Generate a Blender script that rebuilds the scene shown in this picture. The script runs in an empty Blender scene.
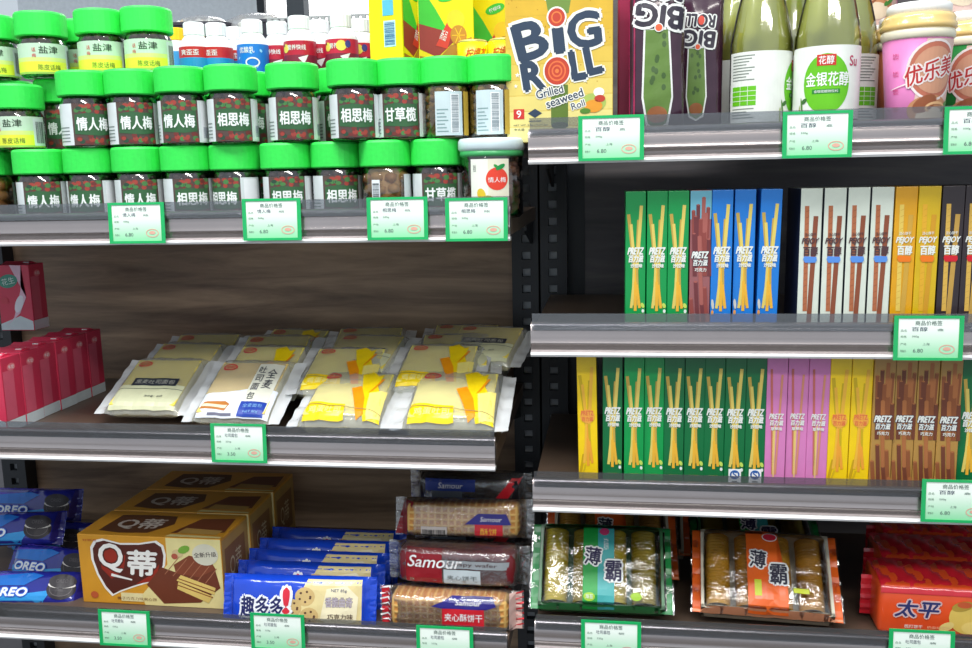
import bpy, bmesh, math, random
from mathutils import Vector, Matrix, Euler

S = bpy.context.scene
COL = S.collection
random.seed(7)
R = math.radians

# ------------------------------------------------------------------ camera
EYE = Vector((0, 0, 1.45))
FPX = 900.0
def cam_axes():
    p, y, r = R(9.43), R(-8.03), R(-1.2)
    fwd = Vector((math.sin(y)*math.cos(p), math.cos(y)*math.cos(p), -math.sin(p)))
    right = Vector((math.cos(y), -math.sin(y), 0))
    up = right.cross(fwd)
    return (right*math.cos(r)+up*math.sin(r), up*math.cos(r)-right*math.sin(r), fwd)
AX = cam_axes()
cam = bpy.data.cameras.new('camera')
cam.sensor_width = 36; cam.lens = FPX/972*36
cam.clip_start = .02
co = bpy.data.objects.new('camera', cam); COL.objects.link(co)
m = Matrix((AX[0], AX[1], -AX[2])).transposed().to_4x4(); m.translation = EYE
co.matrix_world = m
S.camera = co

# ------------------------------------------------------------------ light
EXPOSURE = 0.0
S.view_settings.view_transform = 'Standard'; S.view_settings.look = 'None'
S.view_settings.exposure = EXPOSURE; S.view_settings.gamma = 1
S.view_settings.use_curve_mapping = False
w = bpy.data.worlds.new('room_light'); S.world = w; w.use_nodes = True
w.node_tree.nodes['Background'].inputs[0].default_value = (.80, .90, 1, 1)
w.node_tree.nodes['Background'].inputs[1].default_value = .72
def area(name, loc, rot, sx, sy, power, col=(1, 1, 1)):
    l = bpy.data.lights.new(name, 'AREA'); l.shape = 'RECTANGLE'; l.size = sx; l.size_y = sy
    l.energy = power; l.color = col
    o = bpy.data.objects.new(name, l); COL.objects.link(o); o.location = loc; o.rotation_euler = rot
    o['label'] = 'rectangular ceiling light of the shop above the aisle'; o['category'] = 'ceiling light'
    return o
area('ceiling_light', (-.5, .35, 2.75), (0, 0, 0), 1.6, .35, 40, (1, 1, 1))
area('ceiling_light', (.6, -.7, 2.75), (R(-10), 0, 0), 1.6, .35, 36, (1, .96, .9))
area('ceiling_light', (-.9, -1.3, 2.6), (R(-25), 0, 0), .5, .25, 14, (1, .97, .92))
area('ceiling_light', (0, 3.0, 2.75), (0, 0, 0), 2.4, .8, 60)

# ------------------------------------------------------------------ projection helpers (a pixel's ray meets a plane of the place)
def ray(px, py):
    return AX[0]*((px-486)/FPX) - AX[1]*((py-324)/FPX) + AX[2]
def atY(px, py, Y):
    d = ray(px, py); return EYE + d*(Y/d.y)
def atZ(px, py, Z):
    d = ray(px, py); return EYE + d*((Z-EYE.z)/d.z)
def Xat(px, Y, Z):
    t = (px-486)/FPX
    # find X with (P.right) = t (P.fwd)
    a = AX[0]-AX[2]*t
    return -(a.y*Y + a.z*(Z-EYE.z))/a.x

# ------------------------------------------------------------------ materials
def lin(c):
    c = c/255
    return c/12.92 if c <= .04045 else ((c+.055)/1.055)**2.4
MATS = {}
def mat(rgb, rough=.45, metal=0, noise=.06, coat=0, bump=0, nscale=40, spec=.5, name=None):
    key = (tuple(rgb), rough, metal, noise, coat, bump, nscale, spec)
    if key in MATS: return MATS[key]
    m = bpy.data.materials.new(name or 'mat_%d_%d_%d' % tuple(rgb)); m.use_nodes = True
    nt = m.node_tree; b = nt.nodes['Principled BSDF']
    c = [lin(v) for v in rgb]
    b.inputs['Roughness'].default_value = rough; b.inputs['Metallic'].default_value = metal
    b.inputs['Coat Weight'].default_value = coat
    b.inputs['Coat Roughness'].default_value = .08
    b.inputs['Specular IOR Level'].default_value = spec
    tc = nt.nodes.new('ShaderNodeTexCoord')
    nz = nt.nodes.new('ShaderNodeTexNoise'); nz.inputs['Scale'].default_value = nscale
    nz.inputs['Detail'].default_value = 3
    nt.links.new(tc.outputs['Object'], nz.inputs['Vector'])
    rp = nt.nodes.new('ShaderNodeValToRGB')
    rp.color_ramp.elements[0].position = .3; rp.color_ramp.elements[1].position = .7
    rp.color_ramp.elements[0].color = [max(0, v*(1-noise)) for v in c]+[1]
    rp.color_ramp.elements[1].color = [min(1, v*(1+noise)) for v in c]+[1]
    nt.links.new(nz.outputs['Fac'], rp.inputs['Fac']); nt.links.new(rp.outputs['Color'], b.inputs['Base Color'])
    if bump:
        bp = nt.nodes.new('ShaderNodeBump'); bp.inputs['Strength'].default_value = bump
        bp.inputs['Distance'].default_value = .002
        nt.links.new(nz.outputs['Fac'], bp.inputs['Height']); nt.links.new(bp.outputs['Normal'], b.inputs['Normal'])
    MATS[key] = m
    return m
def film(name, tint=(255, 255, 255), milk=.0, rough=.12, gloss=.35, scale=60, bump=.35, fres=1.0):
    """clear wrapping film: see-through, glossy, a little milky where asked"""
    if name in MATS: return MATS[name]
    m = bpy.data.materials.new(name); m.use_nodes = True; nt = m.node_tree
    for n in list(nt.nodes): nt.nodes.remove(n)
    out = nt.nodes.new('ShaderNodeOutputMaterial')
    tr = nt.nodes.new('ShaderNodeBsdfTransparent'); gl = nt.nodes.new('ShaderNodeBsdfGlossy')
    df = nt.nodes.new('ShaderNodeBsdfDiffuse')
    t = [lin(v) for v in tint]+[1]
    tr.inputs['Color'].default_value = t; df.inputs['Color'].default_value = t
    gl.inputs['Roughness'].default_value = rough
    tc = nt.nodes.new('ShaderNodeTexCoord'); nz = nt.nodes.new('ShaderNodeTexNoise')
    nz.inputs['Scale'].default_value = scale; nz.inputs['Detail'].default_value = 4; nz.inputs['Distortion'].default_value = 1.2
    nt.links.new(tc.outputs['Object'], nz.inputs['Vector'])
    bp = nt.nodes.new('ShaderNodeBump'); bp.inputs['Strength'].default_value = bump; bp.inputs['Distance'].default_value = .004
    nt.links.new(nz.outputs['Fac'], bp.inputs['Height'])
    nt.links.new(bp.outputs['Normal'], gl.inputs['Normal'])
    fr = nt.nodes.new('ShaderNodeFresnel'); fr.inputs['IOR'].default_value = 1.45
    nt.links.new(bp.outputs['Normal'], fr.inputs['Normal'])
    mu = nt.nodes.new('ShaderNodeMath'); mu.operation = 'MULTIPLY_ADD'; mu.inputs[1].default_value = fres; mu.inputs[2].default_value = gloss*.2
    nt.links.new(fr.outputs[0], mu.inputs[0])
    m1 = nt.nodes.new('ShaderNodeMixShader'); m1.inputs[0].default_value = milk
    nt.links.new(tr.outputs[0], m1.inputs[1]); nt.links.new(df.outputs[0], m1.inputs[2])
    m2 = nt.nodes.new('ShaderNodeMixShader')
    nt.links.new(mu.outputs[0], m2.inputs[0]); nt.links.new(m1.outputs[0], m2.inputs[1]); nt.links.new(gl.outputs[0], m2.inputs[2])
    nt.links.new(m2.outputs[0], out.inputs[0])
    MATS[name] = m
    return m
def glow(name, rgb, s):
    m = bpy.data.materials.new(name); m.use_nodes = True; nt = m.node_tree
    b = nt.nodes['Principled BSDF']; b.inputs['Emission Color'].default_value = [lin(v) for v in rgb]+[1]
    b.inputs['Emission Strength'].default_value = s; b.inputs['Base Color'].default_value = (.8, .8, .8, 1)
    return m
def wood(name, a, b_, c_, axis='X'):
    m = bpy.data.materials.new(name); m.use_nodes = True; nt = m.node_tree; b = nt.nodes['Principled BSDF']
    tc = nt.nodes.new('ShaderNodeTexCoord'); mp = nt.nodes.new('ShaderNodeMapping')
    mp.inputs['Scale'].default_value = (.8, 1, 8)
    nt.links.new(tc.outputs['Object'], mp.inputs['Vector'])
    nz = nt.nodes.new('ShaderNodeTexNoise'); nz.inputs['Scale'].default_value = 3.4; nz.inputs['Detail'].default_value = 9
    nz.inputs['Roughness'].default_value = .6; nz.inputs['Distortion'].default_value = .4
    nt.links.new(mp.outputs[0], nz.inputs['Vector'])
    rp = nt.nodes.new('ShaderNodeValToRGB'); e = rp.color_ramp.elements
    e[0].position = .32; e[0].color = [lin(v) for v in a]+[1]
    e[1].position = .68; e[1].color = [lin(v) for v in c_]+[1]
    k = e.new(.5); k.color = [lin(v) for v in b_]+[1]
    nt.links.new(nz.outputs['Fac'], rp.inputs['Fac']); nt.links.new(rp.outputs[0], b.inputs['Base Color'])
    b.inputs['Roughness'].default_value = .5
    return m

# ------------------------------------------------------------------ text and flat print
TXT = {}
def text_geo(s, off=0.0):
    k = (s, round(off, 3))
    if k in TXT: return TXT[k]
    c = bpy.data.curves.new('t', 'FONT'); c.body = s; c.resolution_u = 3; c.offset = off; c.fill_mode = 'FRONT'
    o = bpy.data.objects.new('t', c); COL.objects.link(o)
    dg = bpy.context.evaluated_depsgraph_get()
    me = bpy.data.meshes.new_from_object(o.evaluated_get(dg))
    vs = [(v.co.x, v.co.y) for v in me.vertices]; fs = [tuple(p.vertices) for p in me.polygons]
    bpy.data.meshes.remove(me); bpy.data.objects.remove(o); bpy.data.curves.remove(c)
    TXT[k] = (vs, fs)
    return TXT[k]

class Art:
    def __init__(s): s.items = []
    def add(s, vs, fs, m, l): s.items.append((vs, fs, m, l)); return s
    def poly(s, pts, m, l=1): return s.add(list(pts), [tuple(range(len(pts)))], m, l)
    def rect(s, x0, y0, x1, y1, m, l=1): return s.poly([(x0, y0), (x1, y0), (x1, y1), (x0, y1)], m, l)
    def ell(s, cx, cy, rx, ry, m, l=1, n=18, rot=0):
        ca, sa = math.cos(rot), math.sin(rot)
        P = []
        for i in range(n):
            a = 2*math.pi*i/n; x = rx*math.cos(a); y = ry*math.sin(a)
            P.append((cx+x*ca-y*sa, cy+x*sa+y*ca))
        return s.poly(P, m, l)
    def line(s, x0, y0, x1, y1, w, m, l=1, w2=None):
        dx, dy = x1-x0, y1-y0; n = math.hypot(dx, dy) or 1; nx, ny = -dy/n, dx/n
        w2 = w if w2 is None else w2
        return s.poly([(x0-nx*w/2, y0-ny*w/2), (x1-nx*w2/2, y1-ny*w2/2), (x1+nx*w2/2, y1+ny*w2/2), (x0+nx*w/2, y0+ny*w/2)], m, l)
    def ring(s, cx, cy, rx, ry, t, m, l=1, n=20, a0=0, a1=360):
        vs = []; fs = []
        for i in range(n+1):
            a = R(a0+(a1-a0)*i/n); c_, s_ = math.cos(a), math.sin(a)
            vs += [(cx+rx*c_, cy+ry*s_), (cx+(rx-t)*c_, cy+(ry-t)*s_)]
            if i: k = 2*i; fs.append((k-2, k-1, k+1, k))
        return s.add(vs, fs, m, l)
    def star(s, cx, cy, r, m, l=1):
        return s.poly([(cx+(r if i % 2 == 0 else r*.42)*math.sin(math.pi*i/5), cy+(r if i % 2 == 0 else r*.42)*math.cos(math.pi*i/5)) for i in range(10)], m, l)
    def text(s, t, cx, cy, w, h, m, l=2, bold=0.0, rot=0, shear=0, outline=None, ow=.05):
        """t fitted into w x h (mm) about cx, cy; outline = material of a wider copy behind"""
        vs, fs = text_geo(t, 0)
        if not vs: return s
        x0 = min(v[0] for v in vs); x1 = max(v[0] for v in vs); y0 = min(v[1] for v in vs); y1 = max(v[1] for v in vs)
        sx = w/(x1-x0); sy = h/(y1-y0); mx, my = (x0+x1)/2, (y0+y1)/2; ca, sa = math.cos(rot), math.sin(rot)
        def tr(v):
            x = (v[0]-mx)*sx; y = (v[1]-my)*sy; x += y*shear
            return (cx+x*ca-y*sa, cy+x*sa+y*ca)
        em = math.sqrt(abs(sx*sy)); jit = 0
        def copies(rad, k, m_, lay):
            for q in range(k):
                an = 2*math.pi*q/k; dx, dy = rad*math.cos(an), rad*math.sin(an)
                s.add([(tr(v)[0]+dx, tr(v)[1]+dy) for v in vs], fs, m_, lay-.07*(q+1)*4/k)
        if outline is not None: copies(em*ow*.9, 8, outline, l-.5)
        if bold: copies(em*bold*.55, 4, m, l)
        return s.add([tr(v) for v in vs], fs, m, l)
    def barcode(s, x0, y0, x1, y1, ink, l=2, horiz=False):
        rr = random.Random(int(x0*7+y1*3)); p = x0 if not horiz else y0; e = x1 if not horiz else y1
        while p < e-.4:
            q = p+rr.choice((.35, .6, .9))
            if horiz: s.rect(x0, p, x1, min(q, e), ink, l)
            else: s.rect(p, y0, min(q, e), y1, ink, l)
            p = q+rr.choice((.4, .6, .8))
        return s

PRINTS = ('wrap_label', 'wrapper_print', 'tag_print', 'shrink_label', 'cup_print', 'bag_print', 'printed_band', 'front_print', 'top_print', 'side_print', 'straw_seal')
HOSTS = ('clear_wrapper', 'clear_film', 'clear_jar', 'paper_card', 'wrapper', 'bottle_body', 'glass_bottle', 'paper_cup', 'bag', 'box_body', 'carton_body')
class MB:
    """collects faces; builds ONE mesh object"""
    def __init__(s): s.v = []; s.f = []; s.m = []; s.sm = []; s.mats = []
    def mi(s, m):
        if m not in s.mats: s.mats.append(m)
        return s.mats.index(m)
    def add(s, vs, fs, m, smooth=False):
        b = len(s.v); k = s.mi(m); s.v += [tuple(v) for v in vs]
        for f in fs:
            s.f.append(tuple(i+b for i in f)); s.m.append(k); s.sm.append(smooth)
        return s
    def box(s, x0, y0, z0, x1, y1, z1, m):
        vs = [(x0, y0, z0), (x1, y0, z0), (x1, y1, z0), (x0, y1, z0), (x0, y0, z1), (x1, y0, z1), (x1, y1, z1), (x0, y1, z1)]
        return s.add(vs, [(0, 3, 2, 1), (4, 5, 6, 7), (0, 1, 5, 4), (1, 2, 6, 5), (2, 3, 7, 6), (3, 0, 4, 7)], m)
    def bbox(s, x0, y0, z0, x1, y1, z1, m, r=.0012):
        """box with bevelled edges"""
        bm = bmesh.new(); bmesh.ops.create_cube(bm, size=1)
        for v in bm.verts: v.co = Vector(((x0+x1)/2+v.co.x*(x1-x0), (y0+y1)/2+v.co.y*(y1-y0), (z0+z1)/2+v.co.z*(z1-z0)))
        bmesh.ops.bevel(bm, geom=list(bm.edges), offset=r, segments=2, affect='EDGES', profile=.5)
        s.frombm(bm, m, True if r > .003 else False); return s
    def frombm(s, bm, m, smooth=False):
        bm.verts.ensure_lookup_table(); bm.verts.index_update()
        s.add([v.co[:] for v in bm.verts], [tuple(v.index for v in f.verts) for f in bm.faces], m, smooth); bm.free()
    def lathe(s, prof, m, n=28, c=(0, 0), smooth=True, cap=True):
        vs = []; fs = []
        for r_, z in prof:
            for i in range(n):
                a = 2*math.pi*i/n; vs.append((c[0]+r_*math.cos(a), c[1]+r_*math.sin(a), z))
        for j in range(len(prof)-1):
            for i in range(n):
                k = (i+1) % n; fs.append((j*n+i, j*n+k, (j+1)*n+k, (j+1)*n+i))
        if cap:
            fs.append(tuple(range(n))[::-1]); fs.append(tuple((len(prof)-1)*n+i for i in range(n)))
        return s.add(vs, fs, m, smooth)
    def prism(s, pts, x0, x1, m, smooth=False, closed=True):
        """extrude a (y,z) outline along x"""
        n = len(pts); vs = [(x0, y, z) for y, z in pts]+[(x1, y, z) for y, z in pts]
        fs = [(i, (i+1) % n, n+(i+1) % n, n+i) for i in range(n if closed else n-1)]
        s.add(vs, fs, m, smooth)
        if closed: s.add(vs, [tuple(range(n))[::-1], tuple(range(n, 2*n))], m)
        return s
    def tube(s, pts, r_, m, n=8):
        vs = []; fs = []
        for i, p in enumerate(pts):
            p = Vector(p); a = Vector(pts[max(i-1, 0)]); b = Vector(pts[min(i+1, len(pts)-1)]); d = (b-a).normalized()
            u = d.orthogonal().normalized() if i == 0 else (u-d*u.dot(d)).normalized(); w_ = d.cross(u)
            for k in range(n):
                t = 2*math.pi*k/n; vs.append(p+u*r_*math.cos(t)+w_*r_*math.sin(t))
        for i in range(len(pts)-1):
            for k in range(n):
                q = (k+1) % n; fs.append((i*n+k, i*n+q, (i+1)*n+q, (i+1)*n+k))
        fs.append(tuple(range(n))); fs.append(tuple((len(pts)-1)*n+i for i in range(n)))
        return s.add(vs, fs, m, True)
    def ico(s, c, r_, m, sub=1, sq=(1, 1, 1)):
        bm = bmesh.new(); bmesh.ops.create_icosphere(bm, subdivisions=sub, radius=1)
        for v in bm.verts: v.co = Vector((c[0]+v.co.x*r_*sq[0], c[1]+v.co.y*r_*sq[1], c[2]+v.co.z*r_*sq[2]))
        s.frombm(bm, m, True); return s
    def art(s, art, fn, du=None, dv=None):
        for vs, fs, m, l in art.items:
            bm = bmesh.new(); bv = [bm.verts.new((x, y, 0)) for x, y in vs]
            for f in fs:
                try: bm.faces.new([bv[i] for i in f])
                except ValueError: pass
            big = [f for f in bm.faces if len(f.verts) > 4]
            if big: bmesh.ops.triangulate(bm, faces=big)
            if vs:
                for d, ax in ((du, 0), (dv, 1)):
                    if not d: continue
                    lo = min(v[ax] for v in vs); hi = max(v[ax] for v in vs); k = math.ceil(lo/d+1e-6)
                    while k*d < hi-1e-6:
                        co_ = (k*d, 0, 0) if ax == 0 else (0, k*d, 0); no = (1, 0, 0) if ax == 0 else (0, 1, 0)
                        bmesh.ops.bisect_plane(bm, geom=bm.verts[:]+bm.edges[:]+bm.faces[:], plane_co=co_, plane_no=no); k += 1
            bm.verts.index_update()
            s.add([fn(v.co.x, v.co.y, l) for v in bm.verts], [tuple(v.index for v in f.verts) for f in bm.faces], m, False)
            bm.free()
        return s
    def build(s, name, parent=None, kind=None):
        me = bpy.data.meshes.new(name); me.from_pydata(s.v, [], s.f)
        for m in s.mats: me.materials.append(m)
        me.polygons.foreach_set('material_index', s.m); me.polygons.foreach_set('use_smooth', s.sm); me.update()
        o = bpy.data.objects.new(name, me); COL.objects.link(o)
        if parent:
            o.parent = parent
            if name in PRINTS:   # print sits on the wrapper, jar or cup it is stuck to: a sub-part of it
                for ch in parent.children:
                    if ch.name.split('.')[0] in HOSTS and ch != o: o.parent = ch; break
        if kind: o['kind'] = kind
        return o

def thing(name, label, cat, loc=(0, 0, 0), rot=(0, 0, 0), group=None):
    o = bpy.data.objects.new(name, None); COL.objects.link(o); o.empty_display_size = .02
    o.location = loc; o.rotation_euler = rot; return tag(o, label, cat, group)
def tag(o, label, cat, group=None):
    o['label'] = label; o['category'] = cat
    if group: o['group'] = group
    return o
KIDS = {}
def dup(root, loc, rot=(0, 0, 0), label=None, group=None, scale=None):
    def cp(o, par):
        c = o.copy(); COL.objects.link(c)
        if par: c.parent = par
        for ch in o.children: cp(ch, c)
        return c
    r = cp(root, None); r.location = loc; r.rotation_euler = rot
    if scale: r.scale = scale
    if label: r['label'] = label
    if group: r['group'] = group
    return r
class Pool:
    """first use takes the prototype itself, later uses copy it"""
    def __init__(s, o): s.o = o; s.used = False
    def put(s, loc, rot, label, group=None, scale=None):
        if not s.used:
            s.used = True; o = s.o; o.location = loc; o.rotation_euler = rot; o['label'] = label
            if group: o['group'] = group
            if scale: o.scale = scale
            return o
        return dup(s.o, loc, rot, label, group, scale)

# layer offset 0.2 mm
E_ = .0002
def f_front(yf=0, x0=0, z0=0): return lambda u, v, l: (x0+u*.001, yf-l*E_, z0+v*.001)
def f_top(zt, x0=0, y0=0): return lambda u, v, l: (x0+u*.001, y0+v*.001, zt+l*E_)
def f_right(xr, y0=0, z0=0): return lambda u, v, l: (xr+l*E_, y0+u*.001, z0+v*.001)
def f_cyl(r_, z0=0, r1=None, h=1):
    def fn(u, v, l):
        rr = r_ if r1 is None else r_+(r1-r_)*(v*.001/h)
        a = u*.001/r_; q = rr+l*E_
        return (q*math.sin(a), -q*math.cos(a), z0+v*.001)
    return fn

# common colours
WHITE = mat((240, 242, 240)); BLACK = mat((22, 22, 24)); INK = mat((70, 78, 78))
RED = mat((205, 25, 40)); DRED = mat((130, 22, 30)); GREEN = mat((0, 140, 62)); BLUE = mat((15, 90, 200))

# ------------------------------------------------------------------ the setting
M_wood = wood('brown_wood_grain_laminate', (92, 72, 56), (138, 113, 90), (184, 154, 124))
M_wood2 = wood('grey_brown_laminate', (66, 63, 66), (88, 84, 86), (110, 104, 102))
M_post = mat((30, 33, 38), rough=.5)
M_board = mat((92, 76, 64), rough=.4, nscale=20, noise=.12)
M_lip = mat((184, 174, 172), rough=.27, metal=.85, noise=.05, nscale=8, name='brushed_grey_price_channel')
M_edge = mat((235, 235, 235), rough=.25)
M_clear = film('clear_price_strip', tint=(205, 208, 212), gloss=.45, milk=.05, rough=.08, bump=.05, scale=12)

def structure(o): o['kind'] = 'structure'; return o
mb = MB(); mb.box(-4, -3, -.05, 4, 6, 0, mat((86, 82, 78), rough=.3)); structure(mb.build('floor'))
mb = MB(); mb.box(-4, 5.9, 0, 4, 6, 3.2, mat((225, 228, 230))); structure(mb.build('wall_back'))
# bright shop window beyond the shelving
pw = MB(); pw.box(-2.2, 5.80, 1.3, .3, 5.83, 2.9, glow('daylit_window_pane', (255, 255, 255), 2.6))
wn = structure(pw.build('window_1'))
fr = MB()
for x in (-2.25, .3): fr.box(x, 5.76, 1.25, x+.05, 5.86, 2.95, M_post)
for z in (1.25, 2.9): fr.box(-2.25, 5.76, z, .35, 5.86, z+.05, M_post)
fr.build('window_frame', wn)

YB = 1.375    # face of the back panel
# ------------------------------------------------------------------ gondola shelving
def back_panel(x0, x1, z0, z1, label, m=None):
    mb = MB(); mb.box(x0, YB, z0, x1, YB+.012, z1, m or M_wood); return tag(mb.build('wooden_back_panel'), label, 'back panel')
back_panel(-1.02, -.128, .42, 1.60, 'brown wood-grain back panel behind the left shelves')
back_panel(-.045, .72, .42, 1.78, 'grey-brown wood-grain back panel behind the right shelves', M_wood2)
def upright(x, label, z1=1.80):
    """slotted black post: one mesh, slots cut through the front face as recesses"""
    mb = MB(); w_ = .043; d = .03; y0 = YB-.028
    pitch = .0252; z = .44
    mb.box(x-w_/2, y0+.012, .42, x+w_/2, y0+d, z1, M_post); mb.box(x-.0062, y0+.0105, .43, x+.0062, y0+.0122, z1-.01, mat((150, 154, 158), rough=.4))
    # front face pieces around slots
    mb.box(x-w_/2, y0, .42, x-.0065, y0+.012, z1, M_post); mb.box(x+.0065, y0, .42, x+w_/2, y0+.012, z1, M_post)
    while z < z1-.03:
        mb.box(x-.0065, y0, z+.012, x+.0065, y0+.012, z+pitch, M_post); z += pitch
    return tag(mb.build('slotted_upright'), label, 'upright', 'slotted shelving uprights')
upright(Xat(527, 1.36, 1.3), 'black slotted upright post right of the wooden panel, left of the pair')
upright(Xat(552, 1.36, 1.3)+.002, 'black slotted upright post beside the stick biscuit shelves, right of the pair')
upright(Xat(20, 1.36, .95), 'black slotted upright post at the far left behind the milk cartons and cookie packs', 1.45)
mb = MB(); mb.box(-.150, YB-.002, .42, -.105, YB+.02, 1.45, M_post); mb.box(-.085, YB-.002, .42, -.04, YB+.02, 1.78, M_post)
tag(mb.build('filler_strip'), 'black filler strip closing the gap behind the pair of slotted uprights', 'strip')

LIPH = .0385; BOARD = .0245
def shelf(name, zb, x0, x1, label, bracket_x=()):
    t = thing(name, label, 'shelf', ((x0+x1)/2, 1.0, zb)); a = x0-(x0+x1)/2; b = -a
    m1 = MB(); m1.box(a, .010, .006, b, YB-1.0-.03, BOARD, M_board); m1.build('board', t)
    # price channel: sloped bright top, hollow middle, rib, bright bottom bead
    m2 = MB()
    P = [(.012, .004), (.012, LIPH-.001), (.0100, LIPH), (.0075, LIPH-.0006), (.0048, .0358), (.0028, .0325), (.0016, .0290), (.0010, .0250), (.0008, .0210), (.0009, .0175),
         (.0002, .0163), (.0000, .0152), (.0004, .0142), (.0013, .0132), (.0017, .0105), (.0024, .0075), (.0034, .004)]
    m2.prism(P, a, b, M_lip, True); m2.build('price_channel', t)
    m3 = MB(); m3.prism([(.012, 0), (.012, .0045), (-.0005, .0045), (-.0018, .0025), (-.0005, 0)], a, b, M_edge, False); m3.build('bottom_bead', t)
    m4 = MB(); m4.box(a+.002, -.0012, LIPH-.008, b, -.0002, LIPH+.011, M_clear); c = m4.build('clear_strip', t)
    for bx in bracket_x:
        m5 = MB(); bxl = bx-(x0+x1)/2
        m5.add([(bxl+dx, y, z) for dx in (-.002, .002) for y, z in ((.24, .004), (.24, -.004), (.345, -.03), (.345, .004))],
               [(0, 1, 2, 3), (7, 6, 5, 4), (0, 4, 5, 1), (1, 5, 6, 2), (2, 6, 7, 3), (3, 7, 4, 0)], M_post); m5.build('bracket', t)
    return t
ZA, ZB_, ZC, Z1, Z2, Z3, Z4 = 1.3765, 1.108, .8628, 1.4599, 1.245, 1.060, .882
shelf('gondola_shelf', ZA, -.98, -.112, 'grey steel shelf carrying the green-lidded jars', (-.118,))
shelf('gondola_shelf', ZB_, -.98, -.134, 'grey steel shelf carrying milk cartons and sliced bread packs', (-.14,))
shelf('gondola_shelf', ZC, -.98, -.124, 'grey steel shelf at lower left carrying cookies and wafers', (-.13,))
shelf('gondola_shelf', Z1, -.0905, .62, 'grey steel shelf at upper right carrying bottles and cups', (-.086,))
shelf('gondola_shelf', Z2, -.0905, .62, 'grey steel shelf carrying the upper row of stick biscuit boxes', (-.086,))
shelf('gondola_shelf', Z3, -.0905, .62, 'grey steel shelf carrying the lower row of stick biscuit boxes', (-.086,))
shelf('gondola_shelf', Z4, -.0905, .62, 'grey steel shelf at lower right carrying cracker trays and red packs', (-.086,))
SA, SB, SC, S1, S2, S3, S4 = [z+BOARD for z in (ZA, ZB_, ZC, Z1, Z2, Z3, Z4)]
# narrow riser at the back of the jar shelf
mb = MB(); mb.box(-.98, 1.19, 1.527, -.128, 1.345, 1.537, M_post)
for x in (-.97, -.55, -.14): mb.box(x-.006, 1.195, SA, x+.006, 1.34, 1.527, M_post)
tag(mb.build('display_riser'), 'dark riser behind the jars that lifts the drink bottles', 'riser')
RZ = 1.537

# ------------------------------------------------------------------ price tags
M_tagf = mat((20, 175, 95), rough=.25, coat=.4)
def paper_mat():
    m = bpy.data.materials.new('printed_price_paper'); m.use_nodes = True; nt = m.node_tree; b = nt.nodes['Principled BSDF']
    tc = nt.nodes.new('ShaderNodeTexCoord'); sp = nt.nodes.new('ShaderNodeSeparateXYZ'); nt.links.new(tc.outputs['Generated'], sp.inputs[0])
    rp = nt.nodes.new('ShaderNodeValToRGB'); e = rp.color_ramp.elements
    e[0].position = 0; e[0].color = [lin(v) for v in (140, 220, 165)]+[1]; e[1].position = .75; e[1].color = [lin(v) for v in (244, 254, 244)]+[1]
    nt.links.new(sp.outputs['Z'], rp.inputs[0]); nt.links.new(rp.outputs[0], b.inputs['Base Color']); b.inputs['Roughness'].default_value = .4
    return m
M_paper = paper_mat(); M_logo = mat((222, 170, 150))
def make_tag(hand, second):
    t = thing('price_tag', '', 'price tag'); INK = mat((96, 116, 110))
    m1 = MB()
    m1.box(-.035, -.0015, -.024, .035, 0, -.024+.003, M_tagf); m1.box(-.035, -.0015, .021, .035, 0, .024, M_tagf)
    m1.box(-.035, -.0015, -.021, -.0305, 0, .021, M_tagf); m1.box(.0305, -.0015, -.021, .035, 0, .021, M_tagf); m1.build('green_frame', t)
    m2 = MB(); m2.box(-.0305, -.0007, -.021, .0305, 0, .021, M_paper); pp = m2.build('paper_card', t)
    a = Art(); a.text('商品价格签', 0, 16, 27, 5, INK, 1, bold=.01)
    a.text(hand, -9, 9.6, 16, 4.6, mat((50, 60, 90)), 1); a.text(second, 12, 9, 7, 2.6, INK, 1)
    for i, (s_, y) in enumerate((('品名', 8), ('规格', 1.5), ('产地', -6.5), ('零售价', -14))): a.text(s_, -25, y, 6, 2.6, mat((110, 140, 120)), 1)
    a.text('225g' if second == '袋' else '500g', -13, 1.5, 7, 2.4, INK, 1)
    a.text('上海', -2, -6.5, 7, 2.6, INK, 1); a.text('3.50' if second == '袋' else '6.80', -10, -13.5, 10, 4, INK, 1)
    a.ring(19, -12, 8, 5, 1, M_logo, 1); a.ell(19, -11.5, 4, 2, M_logo, 1)
    m3 = MB(); m3.art(a, f_front(-.0008)); m3.build('tag_print', t)
    return Pool(t)
TAGS = [make_tag('情人梅', '瓶'), make_tag('相思梅', '瓶'), make_tag('吐司面包', '袋'), make_tag('百醇', '盒')]
def put_tag(px, py, k, label, rz=0, Y=.9965, tilt=-3):
    p = atY(px, py, Y); TAGS[k].put(p, (R(tilt), R(rz), 0), label, 'green framed price tags')
for a_ in [
 (137, 223, 0, 'green framed price tag below the jars, leftmost on the jar shelf'),
 (272, 219.5, 0, 'green framed price tag below the jars, second from left on the jar shelf'),
 (397.5, 218.5, 1, 'green framed price tag under the jar of tan ginger plums'),
 (476.5, 219.5, 1, 'green framed price tag under the white-lidded candy jar'),
 (239, 443, 2, 'green framed price tag on the shelf below the bread packs'),
 (125, 628, 2, 'green framed price tag under the orange chocolate wafer box'),
 (278, 632, 2, 'green framed price tag under the blue cookie packs'),
 (445, 645, 2, 'green framed price tag under the golden waffle roll pack'),
 (611, 138, 3, 'green framed price tag on the upper right shelf under the yellow seaweed roll box'),
 (817, 134.5, 3, 'green framed price tag on the upper right shelf under the green drink bottles'),
 (980, 130, 3, 'green framed price tag at the right edge of the upper right shelf'),
 (928, 338, 3, 'green framed price tag under the orange-yellow stick boxes'),
 (955, 501, 3, 'green framed price tag under the brown stick biscuit boxes'),
 (611, 640, 2, 'green framed price tag under the green cracker tray'),
 (921, 650, 2, 'green framed price tag under the red-orange cracker packs')]:
    put_tag(*a_)

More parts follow.
